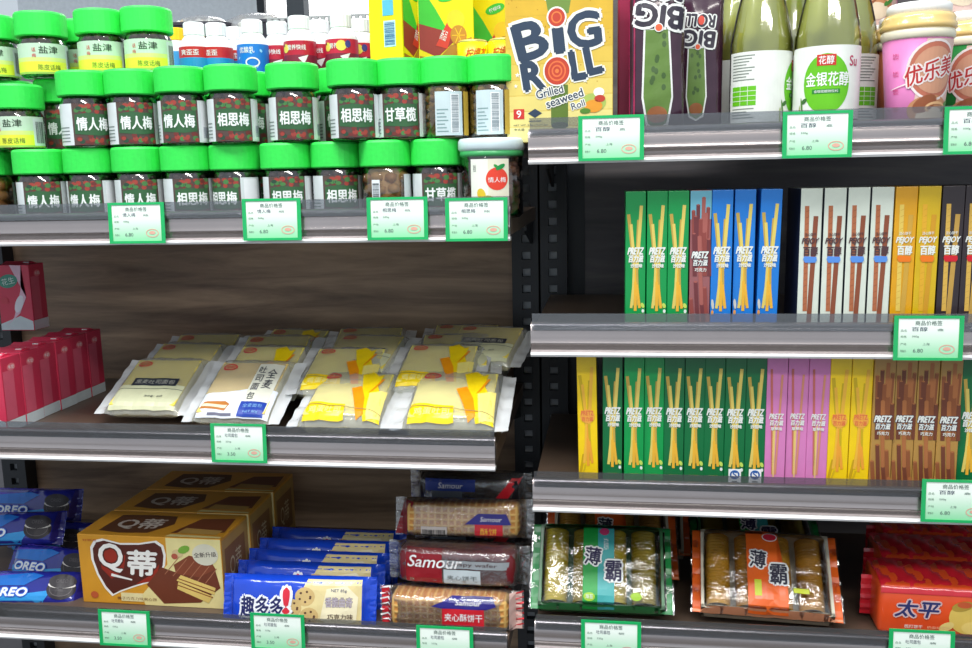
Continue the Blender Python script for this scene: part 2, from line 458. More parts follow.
# ------------------------------------------------------------------ jars
M_lid = mat((50, 222, 80), rough=.5, noise=.04, nscale=200, bump=.1, name='bright_green_plastic')
M_glass = film('clear_jar_plastic', gloss=.6, rough=.06, bump=.04, scale=30)
def make_jar(title, style, H=.0905):
    t = thing('preserve_jar', '', 'jar')
    lid_h = .030; r = .0285; hb = H-lid_h+.004
    m1 = MB(); m1.lathe([(r-.004, 0), (r, .004), (r, hb-.012), (r-.003, hb-.006), (r-.004, hb)], M_glass); m1.build('clear_jar', t)
    m2 = MB(); R_ = .0308; z0 = H-lid_h
    n = 60; vs = []; fs = []
    prof = [(R_-.0012, z0), (R_, z0+.0015), (R_, H-.003), (R_-.0015, H-.0007), (R_-.004, H)]
    for j, (q, z) in enumerate(prof):
        for i in range(n):
            a = 2*math.pi*i/n; k = q-(.00012 if (i % 2 and 0 < j < 3) else 0); vs.append((k*math.cos(a), k*math.sin(a), z))
    for j in range(4):
        for i in range(n): fs.append((j*n+i, j*n+(i+1) % n, (j+1)*n+(i+1) % n, (j+1)*n+i))
    fs.append(tuple(range(n))[::-1]); fs.append(tuple(4*n+i for i in range(n)))
    m2.add(vs, fs, M_lid, False); m2.build('screw_lid', t)
    rr = random.Random(hash(style) % 97 if False else len(style)*13)
    fruit = {'plum': (mat((58, 40, 42), rough=.35), mat((92, 60, 52), rough=.4)), 'tan': (mat((206, 158, 92), rough=.45), mat((180, 128, 70), rough=.45)),
             'olive': (mat((190, 150, 60), rough=.4), mat((150, 110, 60), rough=.4)), 'salt': (mat((120, 105, 70)), mat((90, 80, 60)))}[
             {'ginger': 'tan', 'olive': 'olive', 'salt': 'salt'}.get(style, 'plum')]
    m3 = MB(); m3.lathe([(.012, .003), (.021, .006), (.021, hb-.008), (.012, hb-.004)], fruit[0], n=14)
    fr_ = .0085 if style == 'ginger' else .0058; z = .008
    while z < hb-.006:
        k = int(2*math.pi*.0215/(fr_*1.9)); o_ = rr.random()
        for i in range(k):
            a = 2*math.pi*(i+o_)/k
            m3.ico((.0205*math.cos(a), .0205*math.sin(a), z+rr.uniform(-.001, .001)), fr_, fruit[rr.random() < .4], 1, (1, 1, .85))
        z += fr_*1.6
    m3.build('preserved_fruit', t, 'stuff')
    # wrap label
    a = Art(); lh = hb-.013; top = lh*1000; pale = mat((214, 222, 222), rough=.3); lo = 3
    tx = mat((236, 240, 238)); dk = mat((38, 70, 52)); leaf = mat((70, 124, 66)); fr2 = mat((156, 60, 50)); fr3 = mat((112, 46, 42))
    if style in ('plum',):
        a.rect(-50, lo, 50, top, pale, 1); a.rect(-23, lo, 23, top, mat((84, 66, 60)), 1.5)
        for i in range(40):
            y = rr.choice((rr.uniform(top-10, top-2), rr.uniform(lo+2, lo+10))); x = rr.uniform(-20, 20)
            a.ell(x, y, rr.uniform(2.4, 4), rr.uniform(2, 3), rr.choice((fr2, fr3, fr3, fr2, leaf, dk)), 2+i*.02, 9)
        a.poly([(-21, lo+13), (-20, top-13), (-6, top-11), (8, top-12), (20, top-12), (21, lo+13), (6, lo+11), (-8, lo+12)], mat((50, 96, 58)), 3)
        a.text(title, 0, (lo+top)/2+.5, 36, 15, tx, 5, bold=.05, outline=mat((58, 108, 66)), ow=.08)
        a.rect(27, lo+2, 46, top-2, mat((235, 238, 240)), 1.5); a.barcode(30, lo+5, 43, lo+18, mat((90, 100, 130)), 2)
        for i in range(5): a.rect(-46, lo+4+i*4, -28, lo+5.3+i*4, mat((120, 135, 130)), 2)
    elif style == 'salt':
        a.rect(-46, lo, 46, top, mat((190, 215, 190)), 1); a.rect(-46, lo, 46, lo+15, mat((226, 236, 60)), 1.5); a.rect(-46, lo+15, 46, lo+20, mat((208, 226, 130)), 1.5); a.rect(-46, lo, 46, lo+2.5, mat((150, 190, 80)), 1.8)
        a.text('盐津', 4, top-8, 22, 9, mat((40, 60, 40)), 3, bold=.01); a.text('话', -13, top-8, 5, 5, RED, 3); a.text('梅', -13, top-15, 5, 5, RED, 3)
        a.text('陈皮话梅', 4, lo+8, 26, 7, mat((60, 90, 40)), 3); a.rect(28, lo+2, 46, top-2, mat((205, 215, 215)), 2); a.barcode(31, lo+5, 44, top-6, INK, 3)
    elif style == 'ginger':
        a.rect(-18, lo, -8, top-6, mat((225, 232, 235)), 1); a.barcode(-17, lo+3, -9, top-9, INK, 2, True); a.rect(22, lo, 50, top, pale, 1)
    elif style == 'olive':
        a.rect(-16, lo, 16, top, mat((196, 214, 216)), 1); a.rect(2, lo+3, 12, top-3, mat((235, 238, 238)), 2); a.barcode(3, lo+4, 11, top-4, mat((130, 146, 152)), 3, True)
        for i in range(7): a.rect(-14, lo+4+i*4, -1-(i % 3)*2, lo+5.2+i*4, mat((130, 160, 160)), 2)
        a.rect(18, lo, 26, top, mat((190, 160, 60)), 1)
    m4 = MB(); m4.art(a, f_cyl(r+.0002), du=4); m4.build('wrap_label', t)
    return Pool(t)
J = {'情人梅': make_jar('情人梅', 'plum'), '相思梅': make_jar('相思梅', 'plum'), '甘草榄': make_jar('甘草榄', 'plum'),
     'ginger': make_jar('', 'ginger'), 'code': make_jar('', 'olive'), '盐津': make_jar('盐津', 'salt', .079)}
def put_jar(px, Y, z, k, label, rz=0, group='green-lidded jars of preserved fruit'):
    x = Xat(px, Y, z+.06); J[k].put((x, Y, z), (0, 0, R(rz)+math.atan2(-x, Y)), label, group)
    return x
T2 = SA+.0905; T3 = T2+.0905
desc = {'情人梅': 'green-lidded preserve jar lettered 情人梅', '相思梅': 'green-lidded preserve jar lettered 相思梅', '甘草榄': 'green-lidded preserve jar lettered 甘草榄',
        'ginger': 'green-lidded jar of large tan fruit', 'code': 'green-lidded jar turned to its barcode label', '盐津': 'short green-lidded jar with yellow 盐津 label'}
ORD = ['leftmost', 'second', 'third', 'fourth', 'fifth', 'sixth', 'seventh', 'eighth', 'ninth', 'tenth', 'eleventh', 'twelfth']
row1 = [(-12, 1.055, 'ginger', 20), (41, 1.045, '情人梅', 0), (91, 1.05, '情人梅', -22), (139, 1.05, '情人梅', -2), (187.5, 1.05, '相思梅', 8), (236, 1.055, '相思梅', -38), (287, 1.05, '相思梅', -3), (337, 1.055, '相思梅', 10), (386, 1.045, 'ginger', 0), (437, 1.05, '甘草榄', 8)]
for i, (px, Y, k, rz) in enumerate(row1):
    put_jar(px, Y, SA, k, '%s, %s in the bottom front row' % (desc[k], ORD[i] if i == 0 else ORD[i]+' from left'), rz)
row2 = [(17, 1.055, '盐津', -25), (84.5, 1.045, '情人梅', 14), (132, 1.05, '情人梅', 6), (182, 1.045, '情人梅', -12), (231.5, 1.045, '相思梅', 0), (293, 1.05, '相思梅', 2), (354, 1.04, '相思梅', 4), (402, 1.052, '甘草榄', -6), (446.5, 1.05, 'code', 4), (493, 1.05, 'code', -10)]
# tiers lean apart a little, so each upper jar stands on lids below
for i, (px, Y, k, rz) in enumerate(row2):
    put_jar(px, Y, T2, k, '%s, %s in the middle front row' % (desc[k], ORD[i] if i == 0 else ORD[i]+' from left'), rz)
HID = 'green-lidded preserve jar in the second rank, mostly hidden behind the front jars'
for px in (20, 68, 116, 163, 210, 256, 303, 350, 397, 440): put_jar(px, 1.118, SA, '情人梅', HID, 0)
for px in (12, 61, 109, 156, 203, 248, 295, 341): put_jar(px, 1.118, T2, '情人梅', HID, 0)
row3 = [(-8, 1.10, -10), (41, 1.095, 4), (84, 1.16, 0), (100.5, 1.098, -8), (147, 1.098, -10)]
lb3 = ['at the very left edge', 'its lid rising highest, second from left', 'half hidden behind its two neighbours', 'third of the front ones from left', 'rightmost, beside the drink bottles']
for (px, Y, rz), s_ in zip(row3, lb3): put_jar(px, Y, T3, '盐津', 'short yellow-label 盐津 jar in the top row, '+s_, rz)
put_jar(84, 1.18, SA, '情人梅', HID, 0); put_jar(84, 1.18, T2, '情人梅', HID, 0)

# clear candy jar with white lid and tomato-red round badge
def candy_jar():
    t = thing('candy_jar', 'clear wide jar with white lid and red fruit label, right end of bottom row', 'jar', (Xat(492, 1.04, SA+.05), 1.04, SA), (0, 0, .34))
    r = .0355; m1 = MB(); m1.lathe([(r-.004, 0), (r, .004), (r, .07), (r-.003, .076)], M_glass, cap=True); m1.build('clear_jar', t)
    m2 = MB(); m2.lathe([(r+.001, .075), (r+.003, .078), (r+.003, .086), (r+.001, .089), (r-.003, .0895)], mat((205, 222, 225), rough=.3), 40); m2.lathe([(r-.002, .068), (r+.0012, .070), (r+.0012, .0755), (r-.002, .0755)], mat((70, 170, 100), rough=.3), 40); m2.build('white_lid', t)
    rr = random.Random(4); m3 = MB(); m3.lathe([(.02, .003), (.026, .006), (.026, .062), (.01, .066)], mat((150, 110, 88)), 16)
    for i in range(70):
        a = rr.uniform(0, 2*math.pi); m3.ico((.0275*math.cos(a), .0275*math.sin(a), rr.uniform(.007, .062)), .0055, mat((170, 120, 92)) if i % 2 else mat((130, 88, 70)), 1)
    m3.build('candied_fruit', t, 'stuff')
    a = Art(); cream = mat((226, 222, 198)); a.rect(-33, 4, 12, 66, cream, 1); a.rect(-33, 4, -12, 66, mat((232, 236, 222)), 1.3)
    a.ell(-2, 44, 12.5, 12.5, mat((222, 62, 40)), 2, 24); a.text('情人梅', -2, 43, 20, 6, WHITE, 3); a.ell(2, 57, 6, 2.5, GREEN, 3, 10, .5); a.ell(-3, 58, 3, 1.6, mat((40, 150, 60)), 3, 8, -.6)
    a.ell(-20, 27, 5, 7, mat((222, 190, 40)), 2, 12, .3); a.ell(-13, 22, 7, 4, mat((170, 180, 60)), 2.3, 12); a.text('净含量', -28, 56, 3.5, 8, INK, 2)
    m4 = MB(); m4.art(a, f_cyl(r+.0002), du=4); m4.build('wrap_label', t)
candy_jar()

# ------------------------------------------------------------------ small white drink bottles on the riser
M_hdpe = mat((238, 240, 240), rough=.35)
def make_bottle(kind):
    t = thing('drink_bottle', '', 'bottle'); r = .0220; H = .118
    m1 = MB(); m1.lathe([(r-.003, 0), (r, .003), (r, .092), (r-.0005, .100), (r-.003, .107), (r-.007, .113), (.0128, .116), (.0128, H)], M_hdpe, 24); m1.build('bottle_body', t)
    cm = {'yellow': mat((250, 205, 20))}.get(kind, mat((242, 246, 246), rough=.4))
    m2 = MB(); n = 36; vs = []; fs = []
    for j, (q, z) in enumerate([(.0145, H-.002), (.0145, H+.014), (.013, H+.0155)]):
        for i in range(n):
            a = 2*math.pi*i/n; k = q-(.0006 if i % 2 and j < 2 else 0); vs.append((k*math.cos(a), k*math.sin(a), z))
    for j in range(2):
        for i in range(n): fs.append((j*n+i, j*n+(i+1) % n, (j+1)*n+(i+1) % n, (j+1)*n+i))
    fs += [tuple(range(n))[::-1], tuple(2*n+i for i in range(n))]; m2.add(vs, fs, cm); m2.build('cap', t)
    a = Art(); rr = random.Random(len(kind)); W = 52
    base = {'red': (200, 45, 45), 'blue': (25, 125, 215), 'dark': (190, 35, 60), 'mix': (205, 40, 70), 'yellow': (70, 160, 220)}[kind]
    a.rect(-66, 30, 66, 99, mat(base, rough=.3), 1)
    if kind == 'red': a.rect(-66, 30, 66, 84, mat((30, 150, 200)), 1.5); a.text('爽歪歪', 0, 91, 26, 8, WHITE, 3, bold=.02)
    if kind == 'blue':
        a.text('优酸乳', 0, 91, 22, 8, WHITE, 3, bold=.02)
        for i in range(8): a.ell(rr.uniform(-24, 24), rr.uniform(62, 96), 2.5, 1.2, mat((150, 215, 250)), 2, 8, rr.random()*3)
        a.ring(8, 74, 10, 7, 2, WHITE, 3)
    if kind in ('dark', 'mix'):
        a.rect(-66, 30, 66, 80, mat((130, 34, 60)), 1.5); a.text('营养快线', 2, 90, 26, 7, WHITE, 3, bold=.02)
        a.ell(-15, 89, 6, 6, mat((236, 215, 90)), 3, 12); a.ell(-18, 93, 1.6, 1.6, mat((90, 70, 40)), 3.5, 8); a.poly([(4, 76), (18, 80), (12, 68)], WHITE, 3)
    if kind == 'mix': a.ell(6, 90, 7, 7, mat((235, 220, 90)), 4, 12); a.ell(15, 92, 4, 5, mat((60, 60, 140)), 4.5, 12)
    m3 = MB(); m3.art(a, f_cyl(r+.0003), du=4); m3.build('shrink_label', t)
    return Pool(t)
B = {k: make_bottle(k) for k in ('red', 'blue', 'dark', 'mix', 'yellow')}
bl = [(176, 1.30, 'yellow', 'yellow-capped drink bottle, leftmost behind the jars'), (195, 1.325, 'yellow', 'yellow-capped drink bottle peeping over a white cap'),
 (194, 1.262, 'red', 'white-capped bottle with red band, leftmost of the white caps'), (216, 1.275, 'red', 'white-capped bottle with red band, second of the white caps'),
 (234, 1.315, 'red', 'white-capped bottle with red band, just left of the blue one'), (252, 1.262, 'blue', 'white-capped bottle in a bright blue label'),
 (277, 1.285, 'dark', 'white-capped bottle between the blue one and the wide cartoonless red one'), (299, 1.25, 'dark', 'white-capped bottle with dark red label and yellow emblem, sixth of the white caps'),
 (319, 1.29, 'dark', 'white-capped bottle with dark red label, just right of the yellow emblem one'), (341, 1.25, 'mix', 'tall-standing white-capped bottle with colourful label, next to last'),
 (360, 1.295, 'mix', 'white-capped bottle with colourful label beside the yellow tea cartons')]
bl[6] = (277, 1.285, 'dark', 'white-capped bottle with dark red label, right beside the blue one')
for px, Y, k, s_ in bl:
    B[k].put((Xat(px, Y, RZ+.12), Y, RZ), (0, 0, random.uniform(-.2, .2)), s_, 'small drink bottles behind the jars')

# ------------------------------------------------------------------ yellow lemon tea cartons and cans
YEL = mat((240, 222, 10), rough=.3); 
def tea_carton():
    t = thing('tea_carton', '', 'carton'); W, D, H = .070, .046, .152
    m1 = MB(); m1.bbox(-W/2, 0, 0, W/2, D, H, YEL, .001)
    a = Art(); g = mat((60, 190, 50)); br = mat((150, 50, 40)); lem = mat((250, 205, 30)); rd = mat((214, 60, 40))
    a.poly([(-32, 30), (-10, 20), (12, 40), (-32, 92)], br, 1); a.poly([(-32, 60), (-32, 108), (-12, 78), (4, 50)], g, 1.5); a.poly([(-32, 0), (32, 0), (32, 44), (6, 34), (-10, 18), (-32, 22)], mat((170, 120, 30)), 1.2)
    a.text('柠檬茶', 6, 118, 40, 17, rd, 3, bold=.02, shear=.2); a.text('阳光', -6, 138, 30, 12, rd, 3, bold=.02, shear=.2)
    a.ell(4, 92, 13, 6, g, 2, 16, .3); a.text('柠檬味', 4, 92, 16, 5, WHITE, 4, rot=.3)
    a.ell(13, 64, 11, 12, lem, 3); a.ell(16, 46, 10, 12, mat((190, 130, 30)), 3.5)
    for i in range(6): a.line(16, 46, 16+8*math.cos(i*1.05), 46+10*math.sin(i*1.05), .7, lem, 4)
    a.poly([(-12, 34), (6, 68), (12, 60), (2, 30)], rd, 2.5); a.text('新品', -2, 46, 8, 12, WHITE, 4, rot=-.4)
    m1.art(a, f_front(0))
    b = Art(); b.rect(-2, 30, 14, 60, mat((190, 225, 240)), 2); b.barcode(-1, 32, 13, 58, mat((30, 90, 150)), 3, True); b.rect(-3, 66, 12, 84, mat((90, 180, 210)), 2)
    for i in range(10): b.rect(-12 + (i % 2), 90+i*5, 14-(i % 3)*3, 91.6+i*5, mat((200, 150, 20)), 2)
    m1.art(b, lambda u, v, l: (-W/2-l*E_, D/2-u*.001, v*.001))
    m1.build('carton_body', t)
    m2 = MB(); m2.lathe([(.008, H-.001), (.008, H+.004)], WHITE, 16, c=(.01, D/2)); m2.build('cap', t)
    return Pool(t)
TC = tea_carton()
tz = 1.573
mb = MB(); mb.box(-.31, 1.10, 1.565, -.13, 1.185, 1.573, M_post)
for x in (-.30, -.14): mb.box(x-.005, 1.168, SA, x+.005, 1.182, 1.565, M_post)
tag(mb.build('display_riser'), 'small dark ledge behind the jars that carries the yellow tea cartons', 'riser')
p = atY(394, 60, 1.10)
TC.put((Xat(419, 1.13, 1.62), 1.118, tz), (0, 0, R(72)), 'yellow lemon tea carton turned to show its barcode side, leftmost of the cartons')
TC.put((Xat(445, 1.125, 1.62), 1.128, tz), (0, 0, R(12)), 'yellow lemon tea carton facing front with a cut lemon print')
TC.put((Xat(492, 1.19, 1.62), 1.195, RZ+.03), (0, 0, R(-4)), 'yellow lemon tea carton set further back beside the seaweed roll box')
mb = MB(); mb.box(-.24, 1.192, RZ, -.13, 1.24, RZ+.03, mat((120, 60, 50))); tag(mb.build('cardboard_riser'), 'dark red cardboard block lifting the rear tea carton', 'box')
def can(px, Y, label, k):
    t = thing('drink_can', label, 'can', (Xat(px, Y, tz+.02), Y, tz), (0, 0, R(k)), 'small yellow cans beside the seaweed roll box'); r = .019
    m1 = MB(); m1.lathe([(r-.003, 0), (r, .003), (r, .034)], YEL, 28)
    a = Art(); a.text('柠檬茶', 4, 20, 26, 14, mat((230, 90, 30)), 2, bold=.02, shear=.3); a.rect(-30, 4, 30, 9, mat((60, 180, 60)), 1)
    m1.art(a, f_cyl(r), du=4); m1.build('can_body', t)
    m2 = MB(); m2.lathe([(r, .034), (r-.002, .037), (r-.0035, .0375)], mat((215, 200, 120), metal=.4, rough=.3), 28); m2.build('can_rim', t)
can(473, 1.122, 'small yellow can on the ledge, left of the pair', 10); can(504, 1.118, 'small yellow can with orange lettering, tucked against the seaweed roll box', -10)

# ------------------------------------------------------------------ far background, over the top of the shelf
mb = MB(); px0, px1 = Xat(268, 1.62, 1.7), Xat(392, 1.62, 1.7); zt = atY(330, 15, 1.62).z
gm = mat((176, 180, 178), metal=.3); x = px0
mb.box(px0, 1.622, 0, px1, 1.626, zt-.012, gm)
step = .0125; k = 0
mb.box(px0, 1.62, zt-.003, px1, 1.626, zt, gm); mb.box(px0, 1.62, zt-.014, px1, 1.626, zt-.010, gm)
while x < px1: mb.box(x, 1.62, zt-.010, x+.0075, 1.626, zt-.003, gm); x += step
tag(mb.build('perforated_panel'), 'grey perforated metal back of the shelf across the aisle', 'panel')
p = atY(295, 5, 2.2); mb = MB(); mb.box(p.x-.022, 2.2, 0, p.x+.022, 2.24, 2.6, mat((50, 58, 64))); tag(mb.build('shelf_post'), 'dark post seen beyond the drink bottles against the bright window', 'post')
def basket(px0, px1, pyt, pyb, Y, label, pouchcol):
    a = atY(px0, pyb, Y); b = atY(px1, pyb, Y); zt = atY((px0+px1)/2, pyt, Y).z; zb = a.z
    t = thing('display_basket', label, 'basket', ((a.x+b.x)/2, Y, zb)); W = (b.x-a.x)/2; H = .055
    dk = mat((62, 60, 70), rough=.5); m1 = MB(); n = 12
    def ringp(s_, z, d=.16): 
        P = []
        for i in range(24):
            an = 2*math.pi*i/24; c_, q = math.cos(an), math.sin(an)
            P.append((W*s_*math.copysign(abs(c_)**.4, c_), .09+d/2*s_*math.copysign(abs(q)**.5, q), z))
        return P
    rings = [ringp(.88, 0), ringp(.9, .002), ringp(1.0, H), ringp(1.03, H+.002), ringp(1.03, H+.008), ringp(.97, H+.008), ringp(.96, H), ringp(.86, .004)]
    vs = [v for r_ in rings for v in r_]; fs = []
    for j in range(len(rings)-1):
        for i in range(24): fs.append((j*24+i, j*24+(i+1) % 24, (j+1)*24+(i+1) % 24, (j+1)*24+i))
    fs.append(tuple(range(24))[::-1]); fs.append(tuple(7*24+i for i in range(24))); m1.add(vs, fs, dk, False); m1.build('basket_rim', t)
    return t
def pouch(x, y, z, rx, rz, col, label, s_=.07):
    t = thing('clear_pouch', label, 'pouch', (x, y, z), (rx, 0, rz), 'clear pouches in the far baskets')
    m1 = MB(); rr = random.Random(int(x*1000)); 
    for i in range(26): m1.ico((rr.uniform(-.7, .7)*s_, rr.uniform(-.3, .3)*s_, rr.uniform(.15, .6)*s_), s_*.2, mat(col) if i % 3 else mat((200, 180, 150)), 1)
    m1.build('dried_snack', t, 'stuff')
    m2 = MB(); m2.ico((0, 0, s_*.45), s_*.75, film('clear_pouch_film', milk=.3, gloss=.6), 2, (1.25, .6, .55)); m2.build('film_wrapper', t)
# ledge of the neighbouring island that carries the baskets
lz = atY(130, 23, 1.75).z
mb = MB(); mb.box(-1.6, 1.74, 0.2, Xat(262, 1.75, lz), 2.2, lz-.062, mat((110, 108, 112))); tag(mb.build('island_shelf'), 'grey island shelf across the aisle carrying dark baskets', 'shelf')
b1 = basket(58, 222, 6, 22, 1.76, 'dark plastic basket of clear pouches beyond the jars', None)
b1.location.z = lz-.062
b2 = basket(-110, 40, 2, 20, 1.76, 'dark plastic basket at the top left corner', None); b2.location.z = lz-.062
b3 = basket(236, 292, 8, 26, 1.72+.05, 'dark grey basket just left of the bright window', None); b3.location.z = lz-.062
for i, x in enumerate((-1.0, -.86, -.74)):
    pouch(x+.02, 1.84, lz-.04, R(10), R(10*i-10), (225, 225, 215), ['clear pouch of pale snacks, leftmost in the far basket', 'clear pouch of pale snacks, middle of the far basket', 'clear pouch of pale snacks, right end of the far basket'][i], .075)

# ------------------------------------------------------------------ seaweed roll box
def seaweed_box():
    Y = 1.03; xl = Xat(506, Y, 1.55); xr = Xat(613, Y, 1.55); W = xr-xl; Wm = W*1000; H = .172
    t = thing('seaweed_roll_box', 'yellow BIG ROLL grilled seaweed box standing at the shelf corner', 'box', (xl, Y, S1), (0, 0, R(1)))
    m1 = MB(); base = mat((222, 186, 62), rough=.35); m1.bbox(0, 0, 0, W, .055, H, base, .001)
    a = Art(); navy = mat((44, 62, 84)); wh = mat((236, 236, 226)); rd = mat((190, 62, 40)); gr = mat((92, 120, 40))
    # printed paler zones
    for i in range(10):
        f = i/9; f = min(1, f*1.35); c = (int(232-f*18), int(224-f*50), int(150-f*96)); a.rect(.6, .6+i*17 if i else .6, Wm-.6, min(17*(i+1), 171), mat(c, rough=.35), .6)
    rr = random.Random(3)
    for i in range(90):
        x, y = rr.uniform(3, Wm-3), rr.uniform(60, 168); a.ell(x, y, .7, .7, mat((186, 140, 30)), .9, 6)
    # roll below and above
    a.rect(50, 18, 69, 62, gr, 1); a.ell(59.5, 18, 9.5, 4, mat((52, 70, 34)), 1.2); a.ell(59, 168, 24, 20, wh, 1); a.poly([(42, 171), (76, 171), (70, 138), (48, 138)], mat((110, 140, 60)), 1.3)
    o = dict(outline=wh, ow=.10)
    a.text('B', 28, 111, 33, 38, navy, 4, bold=.06, rot=.25, **o); a.text('I', 59, 110, 9, 26, navy, 4, bold=.06, rot=.1, **o); a.text('G', 87, 120, 34, 36, navy, 4, bold=.06, rot=.10, **o)
    a.text('R', 30, 73, 21, 29, navy, 4, bold=.1, rot=.15, **o); a.text('L', 80, 83, 14, 30, navy, 4.2, bold=.1, rot=.15, **o); a.text('L', 97, 88, 15, 29, navy, 4, bold=.1, rot=.2, **o)
    a.ell(57, 77, 15.5, 16.5, wh, 5, 28); a.ell(57, 77, 13.8, 14.8, rd, 5.5, 28); a.ring(57, 77, 10, 11, 1.8, mat((226, 110, 60)), 6, 28); a.ring(57, 77, 6, 6.6, 1.8, mat((226, 110, 60)), 6, 24); a.ell(57, 77, 2.2, 2.4, mat((226, 120, 60)), 6)
    a.ell(57, 134, 11, 11.5, wh, 5, 22); a.ell(57, 134, 9.2, 9.6, rd, 5.5, 22); a.ring(57, 134, 6, 6.4, 1.6, mat((226, 120, 60)), 6, 20)
    a.text('Grilled', 48.5, 55, 30, 9, navy, 4, bold=.03, rot=.22, outline=wh, ow=.12); a.text('seaweed', 65, 47.5, 42, 9, navy, 4.5, bold=.03, rot=.3, outline=wh, ow=.12); a.text('Roll', 80, 40, 15, 7, navy, 4, bold=.02, rot=.3, outline=wh, ow=.12)
    for x, y, r_ in ((14, 97, 5.5), (13, 74, 3), (103, 106, 5), (88, 66, 3), (11, 62, 2.5), (104, 140, 3)): a.star(x, y, r_, wh, 3)
    a.ell(97, 42, 14, 10, mat((168, 190, 90)), 2); a.ell(97, 38, 10, 7, mat((225, 150, 40)), 3); a.ell(104, 46, 6, 4, mat((190, 60, 40)), 3); a.ell(103, 53, 6, 5, mat((240, 240, 230)), 2.5); a.ell(88, 33, 6, 3, mat((80, 130, 40)), 3.3)
    a.rect(8, 26, 20, 37, mat((200, 50, 40)), 2); a.text('9', 14, 31.5, 5, 8, WHITE, 3, bold=.02); a.poly([(24, 32), (32, 37), (40, 32), (32, 27)], navy, 2); a.rect(25, 23, 39, 24, INK, 2)
    a.text('NET WT. 3.5g x 9 (31.5g)', 27, 19, 38, 2.4, INK, 2); a.text('净含量', 14, 14.5, 12, 2.4, INK, 2)
    m1.art(a, f_front(0))
    m1.build('box_body', t)
    b = Art(); b.rect(8, 20, 46, 150, mat((150, 160, 90)), 1); b.text('BIG ROLL', 28, 90, 90, 14, navy, 2, bold=.05, rot=math.pi/2)
    m2 = MB(); m2.art(b, f_right(W)); m2.build('side_print', t)
seaweed_box()

# ------------------------------------------------------------------ pillow packs
def pillow(W, H, T, ends='u', seal=.012, p=3.0, wr=.0012, seed=0):
    """returns S(u mm, v mm, l, side) on a lying pack: x across, y from 0 to H, z thickness; seals on the left and right ('u') or near/far ('v')"""
    ph = [random.Random(seed*31+i).uniform(0, 6.28) for i in range(6)]
    def fn(u, v, l=0, side=1):
        x = u*.001; y = v*.001
        a = abs(x)/(W/2); b = abs(y-H/2)/(H/2)
        if ends == 'u': a = min(1, abs(x)/(W/2-seal)); 
        else: b = min(1, abs(y-H/2)/(H/2-seal))
        e = (max(0, 1-a**(p*1.6))**.5)*(max(0, 1-b**(p*1.6))**.5)
        q = wr*(math.sin(x*210+y*90+ph[0])*.5+math.sin(y*260-x*120+ph[1])*.35+math.sin(x*420+ph[2]+y*50)*.3)
        edge = (1-e)
        z = T/2*e + q*(.35+edge) if side > 0 else -T/2*e + .2*q
        if (ends == 'u' and abs(x) > W/2-seal) : z = .0007*math.sin(y*1500)+ (.0004 if side > 0 else -.0004)+q*.6
        if (ends == 'v' and abs(y-H/2) > H/2-seal): z = .0007*math.sin(x*1500)+(.0004 if side > 0 else -.0004)+q*.6
        return (x, y, T/2+z+l*.0003)
    return fn
def pillow_mesh(mb, fn, W, H, m, nx=36, ny=24, side=None, sealmat=None, seal=.012):
    for sd in (1, -1):
        vs = []; fs = []; gs = []
        for j in range(ny+1):
            for i in range(nx+1): vs.append(fn((-W/2+W*i/nx)*1000, H*j/ny*1000, 0, sd))
        for j in range(ny):
            for i in range(nx):
                k = j*(nx+1)+i; f = (k, k+1, k+nx+2, k+nx+1); f = f if sd > 0 else f[::-1]
                (gs if sealmat and abs(-W/2+W*(i+.5)/nx) > W/2-seal*1.15 else fs).append(f)
        mb.add(vs, fs, m, True)
        if gs: mb.add(vs, gs, sealmat, True)

